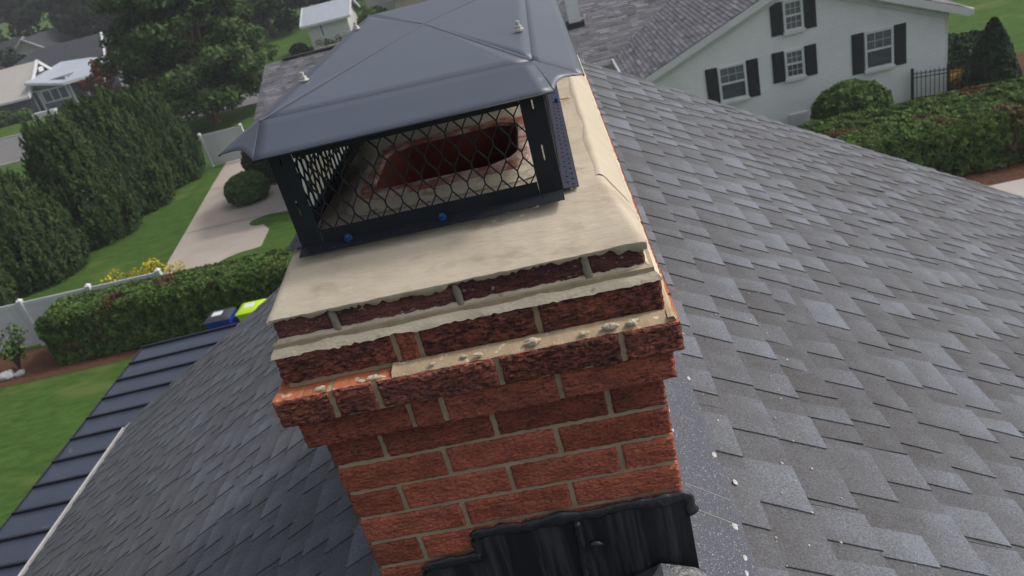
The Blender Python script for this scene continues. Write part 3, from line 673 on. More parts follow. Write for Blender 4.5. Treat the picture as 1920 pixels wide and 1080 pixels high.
# granule-faced side flashing on the right slope, and its nail dabs
u, v, n = slope_frame(1)
b = MB()
def F(a, c):
    y = -0.07 + a * 1.95; x0 = W - (0.012 if y > -0.004 else 0.03); x1 = 0.748 + 0.004 * noise.noise(Vector((y * 5, 1, 2))); x = x0 + (x1 - x0) * c
    lift_ = 0.0175 + (0 if c < 1 else -0.004)
    return Vector((x, y, slope_z(x))) + n * (lift_ + 0.0012 * noise.noise(Vector((x * 30, y * 14, 4))))
b.grid(F, 120, 12).build('side_flashing', M['side_flashing'], ch, smooth=True, label='grey granule-faced flashing strip along the right foot of the chimney')
for y in (0.17, 0.25):
    P = [Vector((x, y - 0.25 * (x - .64), slope_z(x))) + n * 0.0185 for x in np.linspace(0.645, 0.738, 12)]
    MB().tube(P, 0.0008, 5).build('scratch', M['dab'], ch)
for i, (x, y, s_) in enumerate(((0.742, 0.73, .010), (0.738, 0.39, .012), (0.728, 0.14, .013), (0.726, 0.05, .010), (0.718, 0.005, .009), (0.652, 0.45, 0.007), (0.655, 0.54, .012), (0.765, 0.30, .012))):
    c = Vector((x, y, slope_z(x))) + n * 0.018
    s_ *= 0.62; b = MB(); k_ = 12
    vs = [c + n * s_ * 0.30]
    for rr, hh in ((0.6, .24), (1.0, 0)):
        for k in range(k_):
            a = 2 * math.pi * k / k_; q = (Vector((0, 1, 0)) * math.cos(a) * 1.35 + v * math.sin(a) * 0.8) * s_ * rr
            q *= 1 + 0.4 * noise.noise((c + q) * 120); vs.append(c + q + n * s_ * hh)
    fs = [(0, 1 + k, 1 + (k + 1) % k_) for k in range(k_)] + [(1 + k, 1 + k_ + k, 1 + k_ + (k + 1) % k_, 1 + (k + 1) % k_) for k in range(k_)]
    b.add(vs, fs).build('sealant_dab', M['dab'], ch, loc=c, smooth=True)
# mortar droppings spattered over the shingles to the right
b = MB()
for i in range(34):
    y = random.uniform(0.0, 1.6); x = random.uniform(0.76, 1.15); s_ = random.uniform(0.0012, 0.0038); c = Vector((x, y, slope_z(x))) + n * 0.0155
    k_ = 6; vs = [c + n * s_ * .5] + [c + (Vector((0, 1, 0)) * math.cos(a) * random.uniform(.6, 1.6) + v * math.sin(a)) * s_ for a in [2 * math.pi * k / k_ for k in range(k_)]]
    b.add(vs, [(0, 1 + k, 1 + (k + 1) % k_) for k in range(k_)])
b.build('mortar_spatter', M['lump'], house, kind='stuff')

# ================================================================== CHIMNEY CAP
cap = thing('chimney_cap', 'dark blue-grey metal chimney cap with black expanded mesh sides on the mortar crown', 'chimney cap', (0.29, 0.8, 0.395))  # the chimney cap: sheet-metal hood over a mesh cage, fixed to the crown
A_, B_, C_, D_ = Vector((0.034, 0.195, 0.615)), Vector((0.520, 0.178, 0.611)), Vector((0.520, 1.40, 0.611)), Vector((0.034, 1.40, 0.612))
AP = Vector((0.277, 0.787, 0.630))
b = MB()
for p, q in ((A_, B_), (B_, C_), (C_, D_), (D_, A_)):
    # each quarter of the pan, slightly dished
    def F(a, c, p=p, q=q):
        e = p.lerp(q, a); w = e.lerp(AP, c); return w
    b.grid(F, 16, 12)
def skirt(p, q, p2, q2, nu=24):
    def F(a, c):
        t = p.lerp(q, a).lerp(p2.lerp(q2, a), c); return t
    b.grid(lambda a, c: F(a, 1 - c), nu, 6)
fl, fr = Vector((0.038, 0.090, 0.5755)), Vector((0.545, 0.088, 0.575))
tl, trr = Vector((-0.055, 0.186, 0.576)), Vector((0.598, 0.140, 0.577))
bl, brr = Vector((-0.050, 1.415, 0.573)), Vector((0.598, 1.415, 0.573))
kl, kr = Vector((0.038, 1.50, 0.575)), Vector((0.545, 1.50, 0.575))
skirt(A_, B_, fl, fr); skirt(B_, C_, trr, brr); skirt(C_, D_, kr, kl); skirt(D_, A_, bl, tl)
def corner(pk, e0, e1, dip):
    def F(a, c):
        t = pk.lerp(e0.lerp(e1, a), c); k = math.sin(math.pi * a) * c
        return t - (e0.lerp(e1, a) - pk) * 0.20 * k
    b.grid(lambda a, c: F(a, 1 - c), 10, 6)
corner(A_, tl, fl, -0.006); corner(B_, fr, trr, -0.004); corner(C_, brr, kr, -0.004); corner(D_, kl, bl, -0.004)
hood = b.build('hood', M['hood'], cap)
md = hood.modifiers.new('gauge', 'SOLIDIFY'); md.thickness = 0.0014; md.offset = -1
me = hood.data; me.set_sharp_from_angle(angle=R(9)) if hasattr(me, 'set_sharp_from_angle') else None
b = MB()
for p in (A_, B_, C_, D_):
    d_ = (AP - p); s_ = d_.cross(Vector((0, 0, 1))).normalized() * 0.0040
    def F(a, c, p=p, d_=d_, s_=s_): return p + d_ * a + s_ * (c * 2 - 1) + Vector((0, 0, 0.0003 + 0.0013 * math.sin(math.pi * c)))
    b.grid(F, 10, 4)
b.build('cross_break', M['hood'], cap, smooth=True)
b = MB()                                               # rolled hem under the hood rim
rim = [tl, fl, fr, trr, brr, kr, kl, bl]
for p, q in ((fl, fr), (trr, brr), (kr, kl), (bl, tl)): b.tube([p - Vector((0, 0, 0.002)), q - Vector((0, 0, 0.002))], 0.0015, 6)
b.build('hem', M['cage'], cap, smooth=True)
ZB = 0.3955; ZT = 0.577; X0, X1, Y0, Y1 = 0.052, 0.526, 0.120, 1.455
def plate(b, o, e1, e2, us, vs_, holes, th):           # sheet with rectangular holes, given as cells
    o, e1, e2 = Vector(o), Vector(e1), Vector(e2); nn = e1.cross(e2).normalized() * th / 2
    for i in range(len(us) - 1):
        for j in range(len(vs_) - 1):
            if (i, j) in holes: continue
            c = o + e1 * (us[i] + us[i + 1]) / 2 + e2 * (vs_[j] + vs_[j + 1]) / 2
            b.obox(c, e1 * (us[i + 1] - us[i]) / 2, e2 * (vs_[j + 1] - vs_[j]) / 2, nn)
# corner posts, each a folded angle with two slots
for cx, cy, sx, sy in ((X0, Y0, 1, 1), (X1, Y0, -1, 1), (X0, Y1, 1, -1), (X1, Y1, -1, -1)):
    b = MB(); w = 0.040
    plate(b, (cx, cy, ZB), (sx, 0, 0), (0, 0, 1), [0, 0.018, 0.0205, w], [0, 0.060, 0.088, 0.150, 0.166, ZT - ZB], {(1, 1), (1, 3)}, 0.0016)
    plate(b, (cx, cy + sy * 0.001, ZB), (0, sy, 0), (0, 0, 1), [0, w], [0, ZT - ZB], set(), 0.0016)
    b.build('corner_post', M['cage'], cap, loc=(cx, cy, ZB))
# base rails (upright) and flanges (lying on the crown)
rails = [((X0 + .041, Y0 + 0.002, 0), (X1 - .041, Y0 + 0.002, 0)), ((X0 + .041, Y1 - 0.002, 0), (X1 - .041, Y1 - 0.002, 0)), ((X0 + 0.002, Y0 + .042, 0), (X0 + 0.002, Y1 - .042, 0)), ((X1 - 0.002, Y0 + .042, 0), (X1 - 0.002, Y1 - .042, 0))]
for p, q in rails:
    b = MB(); b.bar(Vector(p) + Vector((0, 0, ZB + 0.0125)), Vector(q) + Vector((0, 0, ZB + 0.0125)), 0.0018, 0.025); b.build('base_rail', M['cage'], cap)
    b = MB(); b.bar(Vector(p) + Vector((0, 0, ZT - 0.010)), Vector(q) + Vector((0, 0, ZT - 0.010)), 0.0018, 0.022); b.build('top_rail', M['cage'], cap)
def flange(o, e1, e2, L_, wdt, m, pitch=0.028):
    b = MB(); us = [0.0]; holes = set(); x = 0.012; hs = 0.0034
    cols = int((L_ - 0.02) / pitch); vs_ = [0, wdt * .30 - hs / 2 + .001, wdt * .30 + hs / 2 + .001, wdt * .68 - hs / 2, wdt * .68 + hs / 2, wdt]
    for i in range(cols * 2):
        a = 0.010 + i * pitch / 2; us += [a, a + hs * 1.6]; holes.add((len(us) - 2, 1 if i % 2 else 3))
    us.append(L_)
    plate(b, o, e1, e2, us, vs_, holes, 0.0014)
    return b.build('base_flange', m, cap)
nF = flange((X0, Y0 - 0.001, ZB + 0.002), (1, 0, 0), (0, -1, -0.18), X1 - X0, 0.032, M['cage'], pitch=0.05)
flange((X1 + 0.001, Y0, ZB + 0.0025), (0, 1, 0), (1, 0, -0.03), Y1 - Y0, 0.027, M['flange'])
flange((X0 - 0.001, Y0, ZB + 0.0025), (0, 1, 0), (-1, 0, -0.05), Y1 - Y0, 0.030, M['flange'])
flange((X0, Y1 + 0.001, ZB + 0.002), (1, 0, 0), (0, 1, -0.1), X1 - X0, 0.030, M['cage'])
def mesh_panel(o, e1, L_, hgt, name='mesh_panel', pw=0.0295, ph=0.031):
    b = MB(); o, e1 = Vector(o), Vector(e1); nrm = e1.cross(Vector((0, 0, 1))); ncol = int(L_ / pw) + 1; nrow = int(hgt / ph) + 1
    def N(i2, j): return (i2 * pw / 2, j * ph + 0.003)
    def seg(x0, z0, x1, z1, w=0.0033):
        if x1 < x0: x0, z0, x1, z1 = x1, z1, x0, z0
        # clip at the ends of the panel
        if x1 > L_:
            if x0 > L_: return
            t = (L_ - x0) / (x1 - x0); x1, z1 = L_, z0 + (z1 - z0) * t
        if x0 < 0:
            if x1 < 0: return
            t = (0 - x0) / (x1 - x0); x0, z0 = 0, z0 + (z1 - z0) * t
        if max(z0, z1) > hgt or min(z0, z1) < 0: return
        pa = o + e1 * x0 + Vector((0, 0, z0)); pb = o + e1 * x1 + Vector((0, 0, z1)); b.bar(pa, pb, 0.0022, w, up=nrm)
    for j in range(nrow + 1):
        for i in range(-1, ncol + 1):
            i2 = 2 * i + (j % 2); x, z = N(i2, j)
            z0, z1 = z + 0.005, z + ph - 0.005
            seg(x, z0, x - pw / 2, z1); seg(x, z0, x + pw / 2, z1)
            if 0 < x < L_ and 0 < z - 0.005 and z + 0.005 < hgt: b.bar(o + e1 * x + Vector((0, 0, z - 0.0058)), o + e1 * x + Vector((0, 0, z + 0.0058)), 0.0024, 0.0042, up=nrm)
    return b.build(name, M['cage'], cap)
mh = ZT - ZB - 0.020
mesh_panel((X0 + 0.036, Y0 + 0.005, ZB + 0.012), (1, 0, 0), X1 - X0 - 0.072, mh)
mesh_panel((X0 + 0.036, Y1 - 0.005, ZB + 0.012), (1, 0, 0), X1 - X0 - 0.072, mh)
mesh_panel((X0 + 0.005, Y0 + 0.036, ZB + 0.012), (0, 1, 0), Y1 - Y0 - 0.072, mh)
mesh_panel((X1 - 0.005, Y0 + 0.036, ZB + 0.012), (0, 1, 0), Y1 - Y0 - 0.072, mh)
def hexa(b, c, ax, r, h, n_=6, mi=0):
    c, ax = Vector(c), Vector(ax).normalized(); b.tube([c, c + ax * h], r, n_, mi)
for x, y in ((0.050, 0.475), (0.050, 1.10), (0.502, 0.462), (0.502, 1.10)):
    z = 0.618 if x < .2 else 0.6165; nb = MB(); hexa(nb, (x, y, z), (0, 0, 1), 0.0108, 0.0026, 14); hexa(nb, (x, y, z + 0.0027), (0, 0, 1), 0.0076, 0.0060, 6); hexa(nb, (x, y, z + 0.0088), (0, 0, 1), 0.0042, 0.0090, 8)
    nb.build('lock_nut', M['steel'], cap, loc=(x, y, z))
for x in (0.141, 0.312):
    b = MB(); c = Vector((x, Y0 - 0.010, ZB + 0.003)); hexa(b, c, (0, -0.45, 1), 0.0075, 0.0018, 14); hexa(b, c + Vector((0, -.0008, .0018)), (0, -0.45, 1), 0.0052, 0.005, 6); b.build('screw', M['blue_screw'], cap, loc=c)
b = MB(); c = Vector((X1 + 0.020, 0.70, ZB + 0.004)); hexa(b, c, (0, 0, 1), 0.0065, 0.0018, 14); hexa(b, c + Vector((0, 0, .0018)), (0, 0, 1), 0.0048, 0.006, 6); b.build('screw', M['blue_screw'], cap, loc=c)
b = MB(); b.tube([(X1 + 0.030, 0.70, ZB + 0.006), (X1 + 0.048, 0.705, ZB + 0.004), (X1 + 0.052, 0.705, ZB + 0.003)], [0.0022, 0.0026, 0.001], 8); b.build('anchor_plug', M['tan_screw'], cap)

# ================================================================== PORCH METAL ROOF
px0, px1, py0, py1 = -6.87, -3.6, 2.6, 9.92
porch = thing('metal_porch_roof', 'dark blue standing seam metal roof of the porch beside the left eave', 'porch roof', (-5.2, 6, ZG))
def zp(x): return -4.4 + (x - px0) * 0.03
yy = py1; pitch = 0.475; i = 0
while yy > py0:
    b = MB(); y2 = yy - pitch
    def F(a, c, y2=y2, yy=yy): 
        x = px0 + (px1 - px0) * a; return Vector((x, y2 + 0.012 + (yy - y2 - 0.024) * c, zp(x) + 0.004 * math.sin(math.pi * c) * math.sin(6 * a + i) + 0.003 * noise.noise(Vector((x * 1.6, yy, c * 2)))))
    b.grid(F, 14, 6); pa = b.build('roof_panel', M['metal_roof'], porch, loc=((px0 + px1) / 2, (y2 + yy) / 2, zp(-5.2)), smooth=True)
    b = MB(); b.bar((px0, y2, zp(px0) + 0.014), (px1, y2, zp(px1) + 0.014), 0.034, 0.046); b.build('seam', M['metal_seam'], pa)
    yy = y2; i += 1
b = MB(); b.bar((px0, py1 + 0.006, zp(px0) + 0.01), (px1, py1 + 0.006, zp(px1) + 0.01), 0.03, 0.06); b.bar((px0 - 0.012, py0, zp(px0) - 0.03), (px0 - 0.012, py1, zp(px0) - 0.03), 0.02, 0.09); b.build('edge_trim', M['metal_seam'], porch)
for y in (3.2, 6.5, 9.6):
    b = MB(); b.box(px0 + 0.25, px0 + 0.37, y, y + 0.12, ZG, zp(px0) - 0.05); b.build('post', M['white_trim'], porch, loc=(px0 + 0.31, y, ZG))

# ================================================================== BINS
def bin_(label, x, y, body, lidm, rot=0.0):
    t = thing('wheelie_bin', label, 'bin', (x, y, ZG), 'recycling bins beside the hedge')
    b = MB(); h = 1.06; w0, w1, d0, d1 = 0.25, 0.33, 0.20, 0.28
    vs = [(x - w0, y - d0, ZG + .05), (x + w0, y - d0, ZG + .05), (x + w0, y + d0, ZG + .05), (x - w0, y + d0, ZG + .05), (x - w1, y - d1, ZG + h), (x + w1, y - d1, ZG + h), (x + w1, y + d1, ZG + h), (x - w1, y + d1, ZG + h)]
    b.add(vs, [(3, 2, 1, 0), (0, 1, 5, 4), (1, 2, 6, 5), (2, 3, 7, 6), (3, 0, 4, 7)]); 
    b.box(x - w1 - .02, x + w1 + .02, y - d1 - .02, y + d1 + .02, ZG + h - 0.07, ZG + h - 0.005)
    bd = b.build('body', body, t)
    b = MB()
    def F(a, c): 
        e = min(a, 1 - a, c, 1 - c); return Vector((x + (a - .5) * 2 * (w1 + .035), y + (c - .5) * 2 * (d1 + .04), ZG + h + (0.0 if e == 0 else 0.07 if e > .12 else 0.045)))
    b.grid(F, 10, 10); ld = b.build('lid', lidm, t, smooth=True)
    b = MB(); b.box(x - 0.17, x + 0.10, y - 0.12, y + 0.10, ZG + h + 0.060, ZG + h + 0.076); b.build('sticker', M['label'], ld)
    b = MB()
    for s_ in (-1, 1): b.tube([(x + s_ * 0.24, y + d0 + 0.05, ZG + .11), (x + s_ * 0.29, y + d0 + 0.05, ZG + .11)], 0.11, 14)
    b.build('wheels', M['black_metal'], t)
bin_('blue wheelie bin with a dark lid and white sticker in front of the hedge', -9.17, 16.95, M['blue_plastic'], M['dark_plastic'])
bin_('lime green wheelie bin with a white sticker next to the blue bin', -8.32, 17.05, M['lime_plastic'], M['lime_plastic'])

# ================================================================== HEDGES, SHRUBS
def box_foliage(t, x0, x1, y0, y1, z0, z1, cnt, size, leafm, bulge=0.14, redm=None, red=0.0, seed=1, core=M['core_green'], inset=0.16, tilt=0.7):
    b = MB()
    def shape(x, y, z):
        return 0.0
    b.box(x0 + inset, x1 - inset, y0 + inset, y1 - inset, z0, z1 - inset); b.build('shade_core', core, t)  # solid dark core; its colour stands in for shade inside the hedge
    ax = (x1 - x0) * (y1 - y0); ay = (x1 - x0) * (z1 - z0); az = (y1 - y0) * (z1 - z0); tot = ax + 2 * ay + 2 * az
    P = []; N = []
    for area, f in ((ax, 'T'), (ay, 'F'), (ay, 'B'), (az, 'L'), (az, 'R')):
        k = int(cnt * area / tot); a = rng.random(k); c = rng.random(k)
        if f == 'T': p = np.stack([x0 + (x1 - x0) * a, y0 + (y1 - y0) * c, np.full(k, z1)], 1); nn = (0, 0, 1)
        if f in 'FB': p = np.stack([x0 + (x1 - x0) * a, np.full(k, y0 if f == 'F' else y1), z0 + (z1 - z0) * c ** 0.85], 1); nn = (0, -1 if f == 'F' else 1, 0.25)
        if f in 'LR': p = np.stack([np.full(k, x0 if f == 'L' else x1), y0 + (y1 - y0) * a, z0 + (z1 - z0) * c], 1); nn = (-1 if f == 'L' else 1, 0, 0.25)
        P.append(p); N.append(np.tile(nn, (k, 1)))
    P = np.concatenate(P); N = np.concatenate(N).astype(float)
    bump = np.array([noise.noise(Vector(p) * 2.1 + Vector((seed, 0, 0))) * 0.6 + noise.noise(Vector(p) * 5.5 + Vector((0, seed, 0))) * 0.6 for p in P])
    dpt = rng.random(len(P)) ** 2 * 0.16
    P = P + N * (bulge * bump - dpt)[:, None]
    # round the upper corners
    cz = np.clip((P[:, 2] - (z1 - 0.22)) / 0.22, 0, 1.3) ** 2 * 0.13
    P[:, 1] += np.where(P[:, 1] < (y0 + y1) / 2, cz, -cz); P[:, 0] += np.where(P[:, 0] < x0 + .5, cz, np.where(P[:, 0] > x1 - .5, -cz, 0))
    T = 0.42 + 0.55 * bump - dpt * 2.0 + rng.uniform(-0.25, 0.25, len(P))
    if redm is not None:
        rn = np.array([noise.noise(Vector(p) * 1.1 + Vector((9, seed, 3))) for p in P]); isr = (rn + rng.normal(0, .12, len(P))) > (0.5 - red)
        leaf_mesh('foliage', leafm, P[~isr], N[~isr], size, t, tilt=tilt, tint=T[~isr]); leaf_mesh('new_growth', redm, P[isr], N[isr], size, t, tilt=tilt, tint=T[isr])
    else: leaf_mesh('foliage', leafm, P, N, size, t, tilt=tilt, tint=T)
h1 = thing('hedge', 'long clipped green hedge in front of the white fence, behind the blue bin', 'hedge', (-11.5, 18.9, ZG))
box_foliage(h1, -15.0, -7.4, 18.15, 19.65, ZG + 0.05, ZG + 1.55, 62000, 0.056, M['hedge_leaf'], redm=M['hedge_red'], red=0.0, seed=3)
h2 = thing('hedge', 'long clipped green hedge with reddish tips below the white brick gable wall', 'hedge', (12, 19.2, ZG))
box_foliage(h2, 6.9, 17.5, 18.0, 20.6, ZG + 0.08, ZG + 1.42, 90000, 0.058, M['hedge_leaf'], redm=M['hedge_red'], red=0.0, seed=8, bulge=0.17)
def blob(name, label, cat, c, r, cnt, size, leafm, group=None, core=M['core_green'], zf=1.0, tilt=0.8, lump=0.16, stem=True):
    c = Vector(c); t = thing(name, label, cat, (c.x, c.y, ZG), group)
    b = MB()
    def F(a, d_):
        th = a * 2 * math.pi; ph = (d_ - 0.5) * math.pi; q = Vector((math.cos(ph) * math.cos(th) * r[0], math.cos(ph) * math.sin(th) * r[1], math.sin(ph) * r[2])) * 0.80; q.z = max(q.z, ZG + 0.02 - c.z); return c + q
    b.grid(F, 14, 8).build('shade_core', core, t, smooth=True)  # dark solid behind the leaves, painted as the bush's inner shade
    d = rng.normal(0, 1, (cnt, 3)); d /= np.linalg.norm(d, axis=1)[:, None]
    bump = np.array([noise.noise(Vector(q) * 3.2 + c) * 0.7 + noise.noise(Vector(q) * 8 + c) * 0.4 for q in d])
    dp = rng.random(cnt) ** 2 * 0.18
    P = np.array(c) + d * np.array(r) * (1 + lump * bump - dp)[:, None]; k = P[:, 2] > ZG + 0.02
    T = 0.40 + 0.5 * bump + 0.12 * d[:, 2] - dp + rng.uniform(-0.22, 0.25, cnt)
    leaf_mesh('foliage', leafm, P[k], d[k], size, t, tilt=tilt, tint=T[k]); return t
blob('shrub', 'round clipped green bush on the driveway beside the chimney cap', 'bush', (-12.75, 30.1, ZG + 0.52), (0.92, 0.92, 0.68), 9000, 0.075, M['holly_leaf'], lump=0.08)
blob('shrub', 'tall dark shrub behind the left leg of the chimney cap', 'bush', (-12.6, 32.6, ZG + 0.9), (0.9, 0.9, 1.1), 6000, 0.08, M['cypress_leaf'])
blob('shrub', 'broad leafy green bush against the white brick wall, beyond the right hedge', 'bush', (9.15, 22.7, ZG + 0.72), (1.15, 0.95, 0.86), 14000, 0.075, M['holly_leaf'], lump=0.14)
blob('shrub', 'dark low juniper at the right corner of the white house', 'bush', (13.55, 26.3, ZG + 0.5), (1.0, 1.0, 0.8), 5000, 0.09, M['cone_leaf'])
blob('shrub', 'low spreading dark bush beside the cone shaped evergreen', 'bush', (14.9, 27.2, ZG + 0.35), (1.0, 0.9, 0.55), 4000, 0.09, M['cone_leaf'])
blob('shrub', 'orange flowering ground cover in the mulch by the black fence', 'plant', (13.3, 25.0, ZG + 0.15), (0.8, 0.45, 0.28), 2200, 0.07, M['orange_leaf'])
t = thing('cone_tree', 'dark green cone shaped evergreen on the mulch by the right lawn', 'tree', (14.1, 24.3, ZG))
b = MB(); b.tube([(14.1, 24.3, ZG), (14.1, 24.3, ZG + 1.9)], [0.62, 0.05], 12); b.build('trunk', M['core_dark'], t)  # dark cone filling the crown; inner shade put into its colour
k = 12000; zz = rng.random(k) ** 1.4; an = rng.random(k) * 2 * math.pi; rad = (0.82 * (1 - zz) ** 0.75 + 0.03) * (0.82 + 0.22 * rng.random(k)); bp = np.array([noise.noise(Vector((math.cos(a) * 2, math.sin(a) * 2, z * 5))) for a, z in zip(an, zz)]); rad *= 1 + 0.15 * bp
leaf_mesh('foliage', M['cone_leaf'], np.stack([14.1 + rad * np.cos(an), 24.3 + rad * np.sin(an), ZG + 0.05 + zz * 2.0], 1), np.stack([np.cos(an), np.sin(an), np.full(k, .5)], 1), 0.075, t, tint=0.4 + 0.5 * bp + rng.uniform(-.25, .25, k))
t = thing('yellow_shrub', 'yellow flowering shrub at the end of the white fence, by the driveway', 'bush', (-13.6, 21.2, ZG))
cs = [(-12.9 + random.uniform(-1.3, 1.2), 20.75 + random.uniform(-.35, .5), ZG + random.uniform(.5, 1.55)) for _ in range(34)]
P, N, T = clumps(cs, [random.uniform(.16, .30) for _ in cs], 900); leaf_mesh('flowers', M['yellow_leaf'], P, N, 0.06, t, tint=T)
b = MB()
for c in cs[::2]: b.tube([(-13.4 + random.uniform(-.5, .5), 20.8, ZG), c], [0.02, 0.008], 5)
b.build('stems', M['bark'], t)
cs2 = [(-13.4 + random.uniform(-1.2, 1.2), 20.8 + random.uniform(-.3, .4), ZG + random.uniform(.2, 1.2)) for _ in range(18)]
P, N, T = clumps(cs2, [.25] * 18, 500); leaf_mesh('foliage', M['hedge_leaf'], P, N, 0.06, t, tint=T)
t = thing('sapling', 'scraggly leafy shrub with pale rocks at its foot, far left in front of the fence', 'bush', (-16.4, 18.5, ZG))
b = MB(); cs = []
for k in range(7):
    e = Vector((-16.4 + random.uniform(-.8, .8), 18.5 + random.uniform(-.3, .3), ZG + random.uniform(.6, 1.5))); md_ = Vector((-16.4, 18.5, ZG)).lerp(e, .5) + Vector((random.uniform(-.1, .1), 0, .15)); b.tube([(-16.4, 18.5, ZG), md_, e], [.025, .018, .006], 5); cs += [tuple(e), tuple(md_)]
b.build('stems', M['bark'], t); P, N, T = clumps(cs, [random.uniform(.16, .30) for _ in cs], 420, shell=.2); leaf_mesh('foliage', M['hedge_leaf'], P, N, 0.085, t, tint=T)
for k, (x, y, s_, lb) in enumerate(((-16.55, 18.1, .20, 'largest pale grey rock at the foot of the scraggly shrub'), (-16.2, 18.15, .14, 'small pale rock right of the larger rock under the scraggly shrub'), (-16.75, 18.2, .12, 'small pale rock left of the larger rock under the scraggly shrub'))):
    b = MB(); c = Vector((x, y, ZG + s_ * .4))
    def F(a, d_):
        th = a * 2 * math.pi; ph = (d_ - 0.5) * math.pi; q = Vector((math.cos(ph) * math.cos(th) * 1.2, math.cos(ph) * math.sin(th), math.sin(ph) * .7)) * s_; return c + q * (1 + .4 * noise.noise((c + q) * 5))
    o = b.grid(F, 12, 8).build('rock', M['rock'], None, loc=c); tag(o, lb, 'rock', 'rocks in the mulch bed')

# ================================================================== WHITE VINYL FENCES
def vinyl_fence(label, x0, x1, y, h, bays):
    t = thing('vinyl_fence', label, 'fence', ((x0 + x1) / 2, y, ZG)); w = (x1 - x0) / bays
    for k in range(bays + 1):
        x = x0 + w * k; b = MB(); b.box(x - .065, x + .065, y - .065, y + .065, ZG, ZG + h + .06); b.add([(x - .085, y - .085, ZG + h + .06), (x + .085, y - .085, ZG + h + .06), (x + .085, y + .085, ZG + h + .06), (x - .085, y + .085, ZG + h + .06), (x, y, ZG + h + .14)], [(0, 1, 4), (1, 2, 4), (2, 3, 4), (3, 0, 4), (3, 2, 1, 0)]); b.build('post', M['vinyl'], t, loc=(x, y, ZG))
    for k in range(bays):
        a, c = x0 + w * k + .067, x0 + w * (k + 1) - .067; b = MB(); b.box(a, c, y - .022, y + .022, ZG + h - .14, ZG + h); b.build('rail', M['vinyl'], t); b = MB(); b.box(a, c, y - .022, y + .022, ZG + .08, ZG + .22); b.build('rail', M['vinyl'], t)
        nb = max(1, int((c - a) / 0.18)); bw = (c - a) / nb
        for q in range(nb):
            b = MB(); b.box(a + q * bw + .002, a + (q + 1) * bw - .002, y - .010, y + .010, ZG + .222, ZG + h - .142); b.build('board', M['vinyl'], t, loc=(a + (q + .5) * bw, y, ZG + .222))
vinyl_fence('white vinyl fence with flat posts running behind the left hedge', -20.9, -11.95, 19.92, 1.52, 4)
vinyl_fence('short white vinyl fence panel beside the dark evergreens at the end of the lawn', -17.05, -14.9, 37.3, 1.66, 1)

# ================================================================== WHITE NEIGHBOUR HOUSE
YW = 24.41; XC = 8.125; HW = 5.24; ZE = -5.77; ZP = -3.63
wh = thing('white_house', 'white painted brick house with black shutters and grey roof, beyond the right hedge', 'house', (XC, YW + 8, ZG))
b = MB(); prism(b, [(XC - 4.55, ZG - .3), (XC + 4.55, ZG - .3), (XC + 4.55, ZE + 0.20), (XC, ZP - 0.10), (XC - 4.55, ZE + 0.20)], YW, YW + 18)
b.build('wall', M['painted_brick'], wh)
b = MB(); b.box(-7, 3.5, 29.35, 38.2, ZG - .3, ZE + 0.02); b.build('wing_wall', M['painted_brick'], wh)
def stepped_roof(name, m, parent, o, e, dn, width, L_, crs, th=0.012, lab=None, tabw=0.33):
    o, e, dn = Vector(o), Vector(e).normalized(), Vector(dn).normalized(); n_ = e.cross(dn).normalized()
    if n_.z < 0: n_ = -n_
    b = MB(); nc = int(L_ / crs); flip = e.cross(dn).dot(n_) < 0
    for c in range(nc + 1):
        v0, v1 = c * crs, min((c + 1) * crs, L_); x = -random.uniform(0, tabw)
        while x < width:
            a = max(0, x); d_ = min(width, x + tabw * random.choice((.6, 1, 1.4))); x = d_ + 1e-4
            if d_ - a < .01: x += .02; continue
            tn = min(1, max(0, random.gauss(0.5, 0.16))); h_ = th * random.uniform(.8, 1.2)
            p = [o + e * a + dn * v0, o + e * d_ + dn * v0, o + e * d_ + dn * v1 + n_ * h_, o + e * a + dn * v1 + n_ * h_, o + e * a + dn * v1, o + e * d_ + dn * v1]
            f = [(0, 1, 2, 3), (3, 2, 5, 4)]
            if flip: f = [tuple(reversed(q)) for q in f]
            b.add(p, f, 0, [tn - .1, tn - .1, tn + .06, tn + .06, tn - .15, tn - .15])
    return b.build(name, m, parent, tint=True, label=lab)
sl = math.hypot(HW, ZP - ZE); wd = Vector((HW, 0, -(ZP - ZE)))
stepped_roof('roof_slope', M['far_shingle'], wh, (XC, YW - .28, ZP), (0, 1, 0), (-HW, 0, ZE - ZP), 18.6, sl, 0.145)
stepped_roof('roof_slope', M['far_shingle'], wh, (XC, YW - .28, ZP), (0, 1, 0), (HW, 0, ZE - ZP), 18.6, sl, 0.29)
wy = 28.84
stepped_roof('wing_roof', M['far_shingle'], wh, (-7.3, wy + 5.06, ZE + 2.065 + .0), (1, 0, 0), (0, -5.06, -2.065), 15.2, math.hypot(5.06, 2.065), 0.145)
b = MB(); b.add([(-7.3, wy + 5.06, ZE + 2.06), (7.9, wy + 5.06, ZE + 2.06), (7.9, wy + 10.1, ZE), (-7.3, wy + 10.1, ZE)], [(0, 1, 2, 3)]); b.build('wing_roof', M['far_shingle'], wh, tint=True)
b = MB()
for s_ in (-1, 1):
    u_ = Vector((s_ * HW, 0, ZE - ZP)).normalized(); nn = Vector((s_ * (ZP - ZE), 0, HW)).normalized()
    b.obox(Vector((XC, YW - .265, ZP)) + u_ * sl / 2 - nn * 0.13, u_ * sl / 2, Vector((0, .018, 0)), nn * .11); b.obox(Vector((XC, YW - .12, ZP)) + u_ * sl / 2 - nn * 0.20, u_ * (sl / 2 - .05), Vector((0, .13, 0)), nn * .02)
    b.obox(Vector((XC, YW - .03, ZP)) + u_ * (sl / 2 - .2) - nn * 0.33, u_ * (sl / 2 - .3), Vector((0, .022, 0)), nn * .10)
    b.box(XC + s_ * HW - .06, XC + s_ * HW + .06, YW - .26, YW + 18.2, ZE - .20, ZE - .02)
b.build('rake_board', M['white_trim'], wh)
